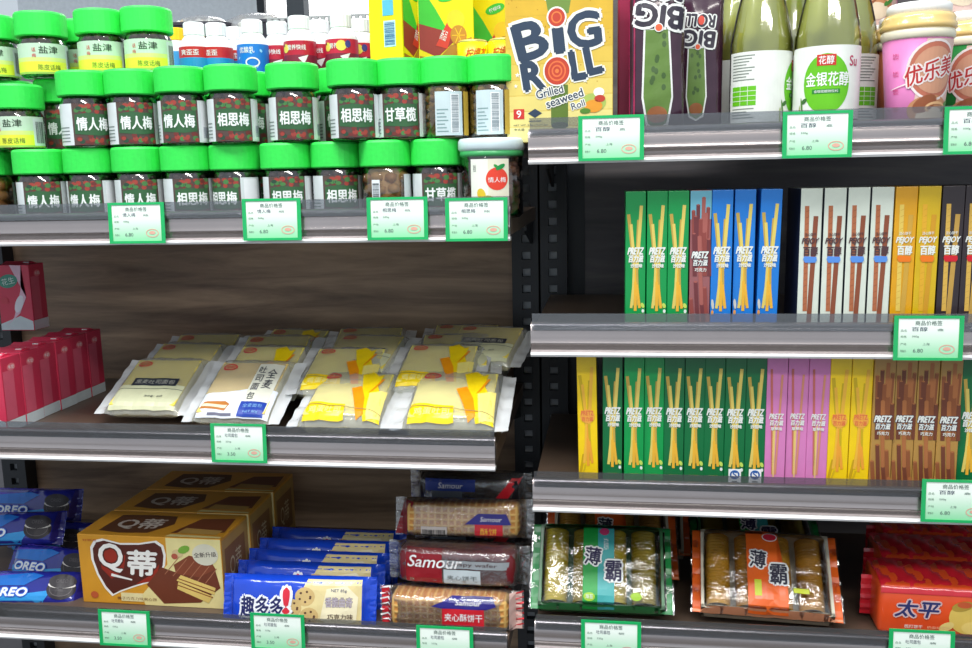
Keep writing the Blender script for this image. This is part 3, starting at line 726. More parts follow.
# ---- bread packs
M_bag = film('frosted_bread_bag', tint=(244, 246, 242), milk=.24, gloss=.35, rough=.16, bump=.25, scale=45, fres=.45)
M_seal = film('frosted_bag_seal', tint=(246, 249, 250), milk=.72, gloss=.5, rough=.2, bump=.5, scale=45)
M_bread = mat((226, 206, 120), rough=.7, bump=.4, nscale=120, noise=.08); M_crumb = mat((252, 242, 208), rough=.8, bump=.5, nscale=160)
def bread(kind):
    W, H, T = .132, .118, .027
    t = thing('bread_pack', '', 'bread pack')
    fn = pillow(W, H, T, 'u', .014, 4.5, .0014, {'rye': 1, 'wheat': 2, 'egg': 3}[kind])
    m1 = MB(); pillow_mesh(m1, fn, W, H, M_bag, sealmat=M_seal, seal=.014); m1.build('clear_wrapper', t)
    m2 = MB(); top = {'rye': mat((244, 224, 96), rough=.7), 'wheat': mat((240, 208, 120), rough=.7), 'egg': mat((255, 236, 120), rough=.7)}[kind]
    m2.bbox(-W/2+.020, .008, .002, W/2-.020, H-.012, T-.0050, M_crumb, .003); m2.bbox(-W/2+.020, .008, T-.0050, W/2-.020, H-.012, T-.0030, top, .0009); m2.build('bread_slice', t)
    a = Art(); lr = mat((204, 50, 60))
    a.ring(-30, 92, 10, 6.5, 2, lr, 2, 22); a.text('达利', -30, 92, 12, 6, lr, 2, bold=.03)
    if kind == 'rye':
        a.rect(-46, 2, 46, 46, mat((216, 218, 180), rough=.4), 1); a.rect(-30, 44, 34, 60, mat((46, 52, 66)), 2); a.text('黑麦吐司面包', 2, 52, 56, 9, mat((205, 205, 190)), 3)
        a.rect(-46, 37, 46, 38, mat((90, 95, 80)), 2); a.text('净含量：80克', 12, 22, 26, 4, INK, 3)
    elif kind == 'wheat':
        a.poly([(-46, 2), (50, 2), (50, 50), (20, 52), (-10, 44), (-46, 40)], mat((226, 232, 240), rough=.4), 1); a.rect(10, 22, 44, 100, mat((222, 222, 206)), 1.5)
        for i, ch in enumerate('吐司面包'): a.text(ch, 18, 88-i*17, 10, 13, mat((40, 44, 60)), 3, bold=.015)
        for i, ch in enumerate('全麦'): a.text(ch, 33, 80-i*20, 13, 17, mat((40, 44, 60)), 3, bold=.015)
        a.rect(10, 3, 44, 26, mat((20, 60, 160)), 2.5); a.text('全麦面包', 27, 19, 26, 6, mat((130, 180, 230)), 3.5); a.text('NET 80g', 27, 9, 20, 4, mat((130, 180, 230)), 3.5)
        a.poly([(-44, 14), (-8, 10), (-4, 20), (-12, 26), (-40, 24)], mat((190, 120, 50)), 2); a.poly([(-42, 17), (-8, 13), (-6, 18), (-40, 21)], mat((240, 225, 190)), 3); a.rect(-30, 4, 2, 7, mat((110, 110, 130)), 2)
    else:
        yl = mat((246, 214, 20), rough=.3); og = mat((238, 150, 20), rough=.3)
        a.poly([(-46, 2), (6, 2), (4, 24), (-46, 32)], yl, 1); a.text('鸡蛋吐司', -20, 15, 40, 12, mat((250, 238, 150)), 2, bold=.02)
        a.poly([(8, 96), (20, 104), (30, 92), (36, 98), (34, 70), (44, 40), (50, 2), (30, 2), (20, 40), (14, 70)], yl, 1.5); a.poly([(2, 62), (14, 66), (24, 40), (30, 8), (22, 2), (12, 34)], og, 2); a.poly([(36, 84), (40, 86), (30, 56), (26, 50)], og, 2.2)
        a.poly([(28, 50), (48, 60), (50, 6), (34, 2)], mat((246, 230, 130)), 2.5)
        a.line(-46, 26, 50, 12, 1, mat((150, 130, 90)), 3)
    m3 = MB(); m3.art(a, lambda u, v, l: fn(u, v, l+.6, 1), du=6, dv=6); m3.build('wrapper_print', t)
    return Pool(t)
BR = {k: bread(k) for k in ('rye', 'wheat', 'egg')}
def put_bread(px, Y, z, k, label, rx=8, rz=0, sc=None):
    zz = SB+z; BR[k].put((Xat(px, Y, zz+.01), Y, zz), (R(rx), 0, R(rz)), label, 'sliced bread packs', sc)
bd = [
 # px of centre of near edge, Y of near edge, z, kind, tilt, turn, label
 (143, 1.080, .003, 'rye', 25, 0, 'bread pack with dark banner, front one at the left of the bread'),
 (164, 1.150, .014, 'rye', 24, -3, 'bread pack right behind the one with the dark banner'),
 (190, 1.210, .020, 'rye', 22, 4, 'bread pack at the rear of the left bread column, top edge showing'),
 (232, 1.050, .003, 'wheat', 28, -2, 'whole wheat bread pack with white label, vertical lettering and blue patch'),
 (250, 1.115, .016, 'egg', 25, -3, 'bread pack directly behind the whole wheat one'),
 (262, 1.165, .026, 'rye', 22, 3, 'bread pack third back in the whole wheat column'),
 (274, 1.215, .030, 'egg', 20, -8, 'bread pack at the rear of the whole wheat column'),
 (340, 1.020, .002, 'egg', 16, 0, 'yellow ribbon egg bread pack lying front left of the pair'),
 (336, 1.090, .030, 'egg', 17, 2, 'yellow ribbon egg bread pack stacked on the front left one'),
 (350, 1.140, .042, 'rye', 15, -5, 'bread pack third back in the third column'),
 (362, 1.190, .046, 'rye', 14, 6, 'bread pack at the rear of the third column'),
 (449, 1.018, .002, 'egg', 17, 1, 'yellow ribbon egg bread pack lying front right, nearest the shelf end'),
 (431, 1.096, .034, 'egg', 17, -1, 'yellow ribbon egg bread pack stacked behind the front right one'),
 (452, 1.150, .044, 'rye', 14, 5, 'bread pack third back in the right column'),
 (474, 1.180, .050, 'rye', 14, -8, 'bread pack at the rear right of the pile beside the slotted post'),
 (462, 1.215, .050, 'rye', 12, 4, 'bread pack furthest back at the right of the pile')]
for px, Y, z, k, rx, rz, s_ in bd: put_bread(px, Y, z, k, s_, rx, rz, (1.08, 1.06, 1.35) if k == 'egg' and px > 420 and Y < 1.08 else ((1.0, 1.04, 1.35) if k == 'egg' and Y < 1.08 else None))
# packs of the bottom layer that carry the upper ones
for px, Y in ((215, 1.205), (285, 1.20), (350, 1.185), (455, 1.185)):
    put_bread(px, Y, .002, 'egg', 'bread pack in the bottom layer, mostly hidden under the pile', 2, 0)
    put_bread(px+4, Y+.01, .030, 'egg', 'bread pack in the bottom layer, mostly hidden under the pile', 2, 0)

# ------------------------------------------------------------------ red milk cartons
def milk_carton():
    t = thing('milk_carton', '', 'milk carton'); W, D, H = .052, .0375, .098
    rd = mat((206, 54, 84), rough=.35); pk = mat((220, 96, 120), rough=.35); wh = mat((214, 226, 230), rough=.35)
    m1 = MB(); m1.bbox(-W, 0, 0, 0, D, H, rd, .0008)
    m1.add([(-W*.9, D*.2, H), (-W*.1, D*.2, H), (-W*.1, D*.8, H), (-W*.9, D*.8, H), (-W*.9, D*.5, H+.004), (-W*.1, D*.5, H+.004)], [(0, 1, 5, 4), (2, 3, 4, 5), (0, 4, 3), (1, 2, 5)], rd)
    a = Art(); Dm = 37.5
    a.rect(.5, .5, Dm-.5, 15, wh, 1); a.rect(2, 16, Dm*.6, 80, pk, 1); a.ell(Dm*.5, 84, 8, 5, mat((230, 120, 130)), 2); a.text('牛奶', Dm*.5, 84, 11, 5, WHITE, 3)
    m1.art(a, f_right(0))
    b = Art(); b.poly([(-52, 1), (-1, 1), (-1, 14), (-20, 22), (-52, 10)], mat((200, 215, 220)), 1); b.poly([(-30, 98), (-12, 97), (-16, 60), (-30, 20), (-44, 6), (-20, 26), (-8, 50)], mat((225, 190, 210)), 1.5)
    b.ell(-34, 74, 15, 10, mat((70, 150, 130)), 2, 20, .2); b.text('花生', -34, 74, 20, 10, mat((220, 235, 230)), 3, rot=.2); b.ell(-20, 40, 6, 14, mat((226, 226, 236)), 3, 16, -.4); b.ell(-42, 45, 6, 5, mat((200, 60, 80)), 3)
    m1.art(b, f_front(0)); m1.build('carton_body', t)
    m2 = MB(); m2.box(-W*.3, D*.35, H, -W*.15, D*.65, H+.003, mat((220, 225, 225))); m2.build('straw_seal', t)
    return Pool(t)
MC = milk_carton()
x0 = atZ(28, 408, SB+.0).x
for i in range(6):
    Y = 1.028+i*.0385+.002
    MC.put((-.773+.001*(i % 2), Y, SB), (0, 0, R(random.uniform(-1.5, 1.5))), ['red milk carton with white foot, nearest the shelf front', 'red milk carton second from the front of the row', 'red milk carton third from the front of the row', 'red milk carton fourth from the front of the row', 'red milk carton fifth from the front of the row', 'red milk carton at the rear end of the row'][i], 'red milk cartons in a row')
MC.put((Xat(42, 1.235, SB+.12), 1.215, SB+.1025), (0, 0, R(2)), 'red milk carton with green oval print lying on top of the row', 'red milk cartons in a row')

# ------------------------------------------------------------------ stick biscuit boxes
BOXW = .0232
def stick_art(kind, W, H):
    a = Art(); cx = 0
    g = {'green': (0, 150, 72), 'dgreen': (0, 108, 56), 'blue': (20, 120, 208), 'white': (214, 222, 208), 'amber': (222, 160, 12), 'gold': (212, 176, 10), 'dark': (48, 38, 42), 'yellow': (244, 206, 10), 'pink': (214, 128, 186), 'brown': (176, 134, 66), 'salmon': (150, 90, 92)}[kind]
    base = mat(g, rough=.35, coat=.2)
    yl = mat((222, 200, 100)); yl2 = mat((190, 160, 70)); og = mat((232, 176, 50)); wh = mat((228, 232, 226)); br = mat((138, 74, 48)); br2 = mat((176, 104, 66))
    h = H
    if kind in ('green', 'dgreen', 'blue', 'yellow'):
        s1, s2, s3 = (yl, yl2, og) if kind != 'yellow' else (mat((238, 182, 60)), mat((200, 170, 20)), mat((236, 160, 50)))
        def st(x0, y0, x1, y1, w, m_, l): a.line(x0*1.18, y0*h, x1*1.1, (y1 if y1 > .3 else y1+.05)*h, w*1.22, m_, l)
        st(-6.8, .84, -1.0, .45, 3.0, s2, 1.2); st(-4.4, .77, -.5, .45, 2.6, s1, 1.3); st(5.2, .90, 1.5, .45, 3.0, s1, 1.5); st(2.6, .80, 1.0, .45, 2.6, s2, 1.4)
        for dx, m_ in ((-1.4, s1), (0, s3), (1.4, s2)): st(dx, .47, dx*2.0, .14, 2.0, m_, 1.6+abs(dx)*.1)
        st(-1.6, .34, -4.2, .12, 2.4, s1, 2.0); st(1.4, .34, 4.4, .12, 2.4, s3, 2.1); st(0, .36, 0, .10, 2.6, s3, 2.2)
        if kind != 'yellow':
            a.text('PRETZ', .2, .58*h, 16.5, 7.6, wh, 4, bold=.10, shear=.2); a.text('百力滋', .4, .525*h, 16, 8, wh, 4, bold=.10, shear=.1); a.text('沙拉味', 1.0, .475*h, 13, 4.4, wh, 4, bold=.08)
            if kind == 'dgreen' or kind == 'green':
                a.ell(8.2, .19*h, 2, 3.2, mat((190, 215, 90)), 3, 8, .4); a.ell(8.6, .15*h, 1.6, 2.2, wh, 3.2, 8)
            else: a.ell(-8.8, .2*h, 1.6, 6, mat((200, 200, 190)), 3, 8, .1); a.ell(-9, .14*h, 1.5, 3, mat((220, 150, 70)), 3, 8)
        else:
            rd = mat((228, 110, 70)); a.ell(0, .53*h, 8.5, 8.5, mat((240, 170, 70)), 3, 14); a.text('PRETZ', 0, .555*h, 14, 5.5, rd, 4, bold=.04); a.text('百力滋', 0, .51*h, 13, 5.5, rd, 4, bold=.04)
            a.line(-9, .1*h, -5, .24*h, 3, mat((200, 160, 10)), 1.4); a.line(-8, .04*h, -3, .16*h, 2, mat((214, 180, 20)), 1.5)
    elif kind == 'pink':
        for x0_, x1_, w, m_, t_, b_ in ((-6.5, -2.6, 2.4, mat((196, 106, 96)), .90, .12), (5.4, .6, 2.4, mat((210, 140, 110)), .86, .12), (-2.6, -2.2, 1.6, yl, .45, .12)): a.line(x0_, t_*h, x1_, b_*h, w, m_, 1.5)
        a.line(-.9, .5*h, -1.3, .1*h, 1.6, mat((230, 190, 130)), 1.6)
        a.text('PRETZ', .2, .555*h, 15, 6, wh, 4, bold=.06, shear=.2); a.text('百力滋', .4, .507*h, 14.5, 6.2, wh, 4, bold=.07, shear=.1); a.text('草莓味', .6, .462*h, 12.5, 4, wh, 4, bold=.05)
    elif kind in ('white', 'amber', 'gold', 'dark'):
        s1, s2 = {'white': (br2, br), 'amber': (mat((226, 196, 90)), mat((204, 160, 60))), 'gold': (mat((224, 170, 40)), mat((206, 150, 30))), 'dark': (mat((214, 172, 76)), mat((190, 150, 70)))}[kind]
        a.line(-4.6, .88*h, -3.2, .15*h, 4.6, s1, 1.4); a.line(5.0, .81*h, 1.4, .07*h, 5.0, s2, 1.6)
        for i in range(16): a.line(-5.6+.02*i, (.84-i*.043)*h, -2.2+.02*i, (.85-i*.043)*h, .5, s2, 1.5)
        tx = mat((82, 56, 60)) if kind == 'white' else wh; bn = mat((86, 142, 222)) if kind == 'white' else (RED if kind == 'dark' else mat((236, 120, 20)))
        a.text('注心饼干', 0, .685*h, 12, 3.4, tx, 4, bold=.03); a.text('PEJOY', 0, .635*h, 17, 8, tx, 4, bold=.07, shear=.2); a.text('百醇', .5, .57*h, 15, 10, tx, 4, bold=.07)
        a.poly([(-7, .515*h), (-5, .49*h), (6, .49*h), (7.5, .505*h), (7, .53*h), (-6, .535*h)], bn, 4.5)
    else:
        rr = random.Random(5); bs = [mat((140, 80, 44)), mat((110, 58, 38)), mat((168, 104, 58))] if kind == 'brown' else [mat((140, 66, 60)), mat((110, 50, 54)), mat((166, 92, 84))]
        if kind == 'salmon': a.rect(-11.4, .80*h, 11.4, h-.5, mat((110, 180, 200)), .8)
        for i, (x, t_) in enumerate(((-8, .86), (-3, .90), (3, .95), (8, .88), (-5.5, .82), (5.5, .84), (0, .8))):
            a.line(x, t_*h, x*.8, .55*h, 4.2, bs[i % 3], 1+i*.1); a.ell(x, t_*h, 1.7, .8, bs[2], 1.05+i*.1, 8)
        for i, (x, t_) in enumerate(((-7, .70), (-1, .68), (4, .71), (9, .66))): a.line(x, t_*h, x+1.5, .40*h, 4.4, bs[(i+1) % 3], 2+i*.1); a.ell(x, t_*h, 1.8, .9, bs[2], 2.05+i*.1, 8)
        for i, (x, t_) in enumerate(((-9, .24), (-4, .36), (1, .42), (6, .32), (3, .2), (10, .12))): a.line(max(-9.5, x-.5), t_*h, min(9.2, x+3), .01*h, 4.2, bs[i % 3], 2.6+i*.1); a.ell(max(-9.4, x-.5), t_*h, 2, 1.1, bs[2], 2.65+i*.1, 8)
        a.text('PRETZ', 0, .55*h, 17, 7, wh, 4.5, bold=.10, shear=.2, outline=mat((60, 60, 80)), ow=.13); a.text('百力滋', .3, .495*h, 15.5, 6.8, wh, 4.5, bold=.07, shear=.1, outline=mat((60, 60, 80)), ow=.13); a.text('巧克力', .6, .445*h, 12.5, 4, wh, 4.5, bold=.05)
    return a, base
def stick_box(kind, H=.158, qs=False):
    a, base = stick_art(kind, BOXW*1000, H*1000); m1 = MB(); w_ = BOXW-.0006
    m1.bbox(-w_/2, 0, 0, w_/2, .074, H, base, .0007)
    if qs:
        a.rect(-6, 7, 8, 25, WHITE, 5); q = mat((20, 90, 170)); a.ring(1, 18, 5.5, 5.5, 1.8, q, 5.4); a.text('S', 1, 18, 4.5, 7, q, 5.6, bold=.04); a.rect(-2, 9, 4, 10.5, INK, 5.4)
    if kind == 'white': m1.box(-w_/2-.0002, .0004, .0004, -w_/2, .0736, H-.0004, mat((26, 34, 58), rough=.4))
    # keep print inside the panel
    m1.art(a, f_front(0))
    o = m1.build('stick_biscuit_box'); tag(o, '', 'biscuit box'); return Pool(o)
SB_ = {}
def boxes(seq, S_, H, where):
    cnt = {}; tot = {}
    for px, k, q, dz in seq: tot[(k, q)] = tot.get((k, q), 0)+1
    for px, k, q, dz in seq:
        key = (k, q, H)
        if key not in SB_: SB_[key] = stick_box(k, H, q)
        cnt[(k, q)] = cnt.get((k, q), 0)+1; n = tot[(k, q)]; i = cnt[(k, q)]
        nm = {'green': 'bright green', 'dgreen': 'dark green', 'blue': 'blue', 'white': 'white', 'amber': 'amber', 'gold': 'golden', 'dark': 'dark brown', 'yellow': 'yellow', 'pink': 'pink', 'brown': 'brown stick-covered', 'salmon': 'reddish brown stick-covered'}[k]
        side = 'only one' if n == 1 else ('leftmost' if i == 1 else ('rightmost' if i == n else ORD[i-1]+' from left'))
        lab = '%s stick biscuit box%s, %s row, %s of its kind' % (nm, ' with blue quality stamp' if q else '', where, side)
        Y = 1.024+random.uniform(0, .004)
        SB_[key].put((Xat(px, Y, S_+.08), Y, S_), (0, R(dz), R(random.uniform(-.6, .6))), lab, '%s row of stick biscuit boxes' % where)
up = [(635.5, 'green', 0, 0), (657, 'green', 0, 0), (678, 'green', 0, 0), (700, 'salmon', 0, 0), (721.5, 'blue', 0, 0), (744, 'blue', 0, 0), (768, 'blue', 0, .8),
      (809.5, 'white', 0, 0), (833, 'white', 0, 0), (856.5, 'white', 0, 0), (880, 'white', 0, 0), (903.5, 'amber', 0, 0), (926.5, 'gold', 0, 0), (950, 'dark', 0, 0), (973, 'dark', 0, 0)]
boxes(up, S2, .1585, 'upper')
lo = [(588.5, 'yellow', 0, -.9), (612.5, 'dgreen', 0, 0), (634, 'green', 0, 0), (654, 'green', 0, 0), (674, 'dgreen', 0, 0), (694.5, 'dgreen', 0, 0), (714.5, 'dgreen', 0, 0), (735, 'dgreen', 1, 0), (755.5, 'dgreen', 1, 0),
      (776, 'pink', 0, 0), (797, 'pink', 0, 0), (818, 'pink', 0, 0), (839, 'yellow', 0, 0), (860.5, 'yellow', 0, 0), (882.5, 'brown', 0, 0), (904, 'brown', 0, 0), (926, 'brown', 0, 0), (948.5, 'brown', 0, 0), (970, 'dgreen', 0, 0)]
boxes(lo, S3, .1585, 'lower')

# ------------------------------------------------------------------ black seaweed bags with upside-down print
def roll_bag(px, Y, s_, label, lean, rz, dn=0, ps=1):
    t = thing('seaweed_roll_bag', label, 'snack bag', (Xat(px, Y, S1+.08), Y, S1), (R(lean), 0, R(rz)), 'dark seaweed roll bags')
    W, H, T = .060*s_, .175, .022; dk = mat((58, 30, 48), rough=.2, coat=.6); fn0 = pillow(W, H, T, 'v', .008, 2.4, .0012, int(px))
    fn = lambda u, v, l=0, side=1: (lambda p_: (p_[0], -p_[2]+T/2, p_[1]))(fn0(u, v, l, side))
    m1 = MB(); pillow_mesh(m1, fn, W, H, dk, 26, 40); m1.build('bag', t)
    a = Art(); wh = mat((226, 228, 224)); gr = mat((92, 124, 52)); gr2 = mat((60, 90, 40)); k = s_; nv = mat((40, 34, 50))
    a.poly([(-15*k, 117), (13*k, 117), (17*k, 44), (12*k, 14), (0, 8), (-12*k, 14), (-17*k, 44)], wh, 1); a.poly([(-13*k, 116), (11*k, 116), (15*k, 45), (10*k, 17), (0, 11), (-10*k, 17), (-15*k, 45)], gr, 2)
    for i in range(10): a.ell(random.uniform(-9, 9)*k, random.uniform(50, 112), 2.4, 3.4, gr2, 2.5, 8)
    a.ell(0, 26, 11*k, 9, mat((150, 92, 52)), 3)
    a.text('BIG', 2, 130, 50*k, 23, nv, 4, bold=.07, rot=math.pi-.12, outline=wh, ow=.13); a.ell(1, 118, 4.8*k, 4.8, wh, 5); a.ell(1, 118, 3.8*k, 3.8, mat((220, 90, 50)), 5.5)
    a.text('ROLL', 3, 157, 48*k, 18, nv, 4, bold=.07, rot=math.pi-.12, outline=wh, ow=.13); a.ell(6*k, 157, 5*k, 7, mat((214, 70, 50)), 5)
    a.poly([(-30*k, 2), (-24*k, 2), (-24*k, 170), (-30*k, 170)], mat((150, 30, 74)), 1.5)
    m2 = MB(); m2.art(a, lambda u, v, l: fn(u*ps, max(1, v*ps+dn), l+.5, 1), du=5, dv=6); m2.build('bag_print', t)
roll_bag(657, 1.035, 1.0, 'dark purple seaweed roll bag hung upside down, left and larger of the two', -3, 2)
roll_bag(697, 1.075, .92, 'dark seaweed roll bag half hidden, right of the two', -4, -8, 14, .74)
mb = MB(); xx = Xat(628, 1.10, 1.55); mb.bbox(xx-.012, 1.10, S1, xx+.045, 1.16, S1+.17, mat((150, 34, 70), rough=.3), .002); mb.box(xx+.012, 1.0985, S1+.02, xx+.03, 1.0999, S1+.15, mat((110, 22, 50)))
tag(mb.build('crimson_box'), 'crimson carton standing behind the dark seaweed roll bags', 'box')

# ------------------------------------------------------------------ honeysuckle drink bottles
M_drink = mat((200, 206, 104), rough=.15, coat=.5, noise=.1, nscale=14, name='yellow_green_drink')
def tea_bottle(face):
    t = thing('tea_bottle', '', 'bottle'); r = .0335
    prof = [(r-.004, 0), (r-.0005, .004), (r, .012), (r, .102), (r-.002, .113), (.0275, .134), (.0225, .155), (.0180, .172), (.0165, .182)]
    m1 = MB(); m1.lathe(prof, M_glass, 36); m1.build('glass_bottle', t)
    m2 = MB(); m2.lathe([(max(.004, q-.0018), z+(.002 if i == 0 else 0)) for i, (q, z) in enumerate(prof[:-1])], M_drink, 28); m2.build('drink', t)
    m3 = MB(); m3.lathe([(.0185, .178), (.0185, .192), (.017, .194)], mat((70, 170, 60)), 28); m3.build('cap', t)
    a = Art(); wh = mat((232, 236, 228), rough=.35); g = mat((100, 190, 20)); 
    a.rect(-92, 14, 92, 80, wh, 1)
    for c0 in (0,):
        a.ell(0, 46, 24, 27, g, 2, 32); a.rect(-10, 62, 9, 72, mat((200, 44, 30)), 3); a.text('花醇', -.5, 67, 15, 7.5, WHITE, 4, bold=.02)
        a.text('金银花醇', 1, 50, 44, 12.5, WHITE, 4, bold=.03); a.rect(-14, 37, 14, 41, mat((30, 130, 40)), 3); a.text('金银花植物饮料', 0, 39, 24, 2.6, WHITE, 4)
        a.text('Su', 29, 66, 10, 9, mat((190, 40, 90)), 3, bold=.02); a.text('净含量：300ml', 10, 20, 22, 2.6, INK, 3); a.rect(-26, 16, 20, 16.8, mat((120, 170, 90)), 2)
        a.ell(-26, 26, 1.2, 9, mat((90, 140, 50)), 3, 8, .15); a.ell(-23, 31, 4, 2.2, mat((60, 110, 50)), 3, 8, .5); a.ell(-29, 20, 1, 8, mat((150, 170, 60)), 3, 8)
    # back side: small print and a green table
    u0 = -66
    for i in range(9): a.rect(u0-20, 76-i*2.8, u0+8-(i % 4)*3, 77-i*2.8, mat((130, 140, 130)), 2)
    a.rect(u0-20, 30, u0+10, 48, g, 2)
    for i in range(3): a.line(u0-20, 34.5+i*4.5, u0+10, 34.5+i*4.5, .5, wh, 2.5)
    for i in range(2): a.line(u0-8+i*9, 30, u0-8+i*9, 48, .5, wh, 2.5)
    for i in range(4): a.rect(u0-20, 18+i*2.8, u0+8-(i % 3)*4, 19+i*2.8, mat((130, 140, 130)), 2)
    a.rect(60, 18, 78, 76, mat((240, 242, 240)), 2); a.barcode(62, 22, 76, 56, INK, 3, True); a.text('SC', 68, 68, 8, 5, RED, 3)
    m4 = MB(); m4.art(a, (lambda g_: lambda u, v, l: g_(u, 14+(v-14)*1.14+2, l))(f_cyl(r+.0002)), du=4); m4.build('wrap_label', t)
    return Pool(t)
TB = tea_bottle(0)
def put_tb(px, Y, rz, s_): TB.put((Xat(px, Y, S1+.05), Y, S1), (0, 0, R(rz)-math.atan2(Xat(px, Y, S1+.05), Y)), s_, 'green-yellow honeysuckle drink bottles')
put_tb(760, 1.07, 88, 'glass drink bottle turned to its small print and green table, left of the front pair')
put_tb(826, 1.045, 0, 'glass drink bottle with round green 金银花醇 label facing front')
put_tb(737, 1.143, -112, 'glass drink bottle with barcode strip, behind the left one')
put_tb(791, 1.125, 70, 'glass drink bottle in the second rank between the front pair')
put_tb(846, 1.130, 160, 'glass drink bottle in the second rank behind the round green label')

# ------------------------------------------------------------------ milk tea cups
def cup(col, key):
    t = thing('milk_tea_cup', '', 'cup'); H = .100; r0, r1 = .0275, .0350
    body = mat(col, rough=.35); m1 = MB(); m1.lathe([(r0-.002, 0), (r0, .002), (r1, H)], body, 40); m1.build('paper_cup', t)
    m2 = MB(); am = mat((240, 205, 130), rough=.2, coat=.6); wl = mat((236, 230, 205), rough=.3)
    m2.lathe([(r1-.001, H-.004), (r1+.0015, H-.002), (r1+.002, H+.004), (r1+.0005, H+.007)], wl, 40); m2.lathe([(r1+.0005, H+.006), (r1+.0030, H+.008), (r1+.0032, H+.012), (r1+.001, H+.015), (r1+.0015, H+.018), (r1-.001, H+.0225)], am, 40); m2.build('amber_collar', t)
    m3 = MB(); m3.lathe([(r1-.003, H+.022), (r1-.003, H+.032), (r1-.005, H+.034)], mat((244, 244, 240), rough=.35), 40); m3.build('white_lid', t)
    a = Art(); rd = mat((186, 40, 40)); tan = mat((196, 138, 96)); cr = mat((232, 214, 186)); wh = mat((236, 224, 220))
    bnd = mat(tuple(min(255, int(c*1.02)) for c in (col)), rough=.35)
    a.poly([(-6, 0), (46, 0), (46, 84), (6, 84)], mat((224, 190, 180)), 1)
    a.ell(15, 56, 23, 26, mat((190, 110, 86)), 2, 30); a.ring(15, 56, 24.5, 27.5, 2.2, wh, 2.5, 30); a.ell(15, 56, 19, 21, mat((206, 150, 120)), 3, 28)
    a.text('优乐美', 12, 56, 46, 17, rd, 5, bold=.03, rot=.28, shear=.2, outline=wh, ow=.12); a.line(-24, 40, 18, 52, .5, wh, 4, 3)
    a.ell(14, 20, 22, 14, tan, 2.5, 24); a.ell(16, 14, 16, 9, cr, 3.5, 20); a.ell(8, 26, 12, 7, mat((150, 84, 50)), 4, 16, .5); a.ring(20, 22, 12, 6, 2.4, mat((226, 180, 130)), 4.5, 18, 20, 220); a.ell(32, 24, 8, 3, mat((70, 140, 60)), 4.5, 10, .7)
    for i in range(4): a.text('奶茶', -19, 70-i*16, 5, 6, mat((200, 60, 110)), 2, rot=1.57)
    m4 = MB(); m4.art(a, (lambda g_: lambda u, v, l: g_(u, v*1.135, l))(f_cyl(r0+.0002, 0, r1+.0002, H)), du=4); m4.build('cup_print', t)
    return Pool(t)
C1 = cup((216, 126, 182), 'pink'); C2 = cup((176, 104, 70), 'brown'); C3 = cup((20, 120, 50), 'green')
C1.put((Xat(915, 1.055, S1+.05), 1.055, S1), (0, 0, R(-14)), 'pink milk tea cup with amber collar and white lid, at the shelf front', 'milk tea cups')
C2.put((Xat(868, 1.210, S1+.05), 1.215, S1), (0, 0, R(-30)), 'brown milk tea cup behind, between bottle and pink cup', 'milk tea cups')
C3.put((Xat(966, 1.13, S1+.05), 1.13, S1), (0, 0, R(-35)), 'green milk tea cup behind at the right edge of the shelf', 'milk tea cups')
C2.put((Xat(905, 1.14, S1+.05), 1.140, S1+.0), (0, 0, R(-10)), 'brown milk tea cup directly behind the pink front cup', 'milk tea cups')
C2.put((Xat(948, 1.14, S1+.15), 1.140, S1+.1345), (0, 0, R(-20)), 'brown milk tea cup stacked above the green one at top right', 'milk tea cups')
C1.put((Xat(868, 1.21, S1+.05), 1.215, S1+.1345), (0, 0, R(-40)), 'pink milk tea cup stacked on the brown one behind', 'milk tea cups')
mb = MB(); xx = Xat(700, 1.25, 1.55)
for i, c in enumerate(((70, 90, 110), (60, 60, 74), (120, 70, 60), (76, 96, 70), (130, 110, 100), (90, 70, 60))):
    m1 = MB(); m1.bbox(xx+i*.065, 1.26+.006*(i % 2), S1, xx+.06+i*.065, 1.32, S1+.15+.02*(i % 3), mat(c, rough=.35), .002)
    a = Art(); a.rect(6, 20, 52, 120, mat(tuple(min(255, v+50) for v in c)), 1); a.ell(29, 80, 18, 22, mat(tuple(min(255, v+90) for v in c)), 2)
    m1.art(a, f_front(1.26+.006*(i % 2), xx+i*.065, S1)); 
    tag(m1.build('snack_carton'), ['slate blue', 'dark grey', 'rust brown', 'dull green', 'taupe', 'umber'][i]+' snack carton at the back of the upper right shelf', 'box', 'cartons at the back of the upper right shelf')

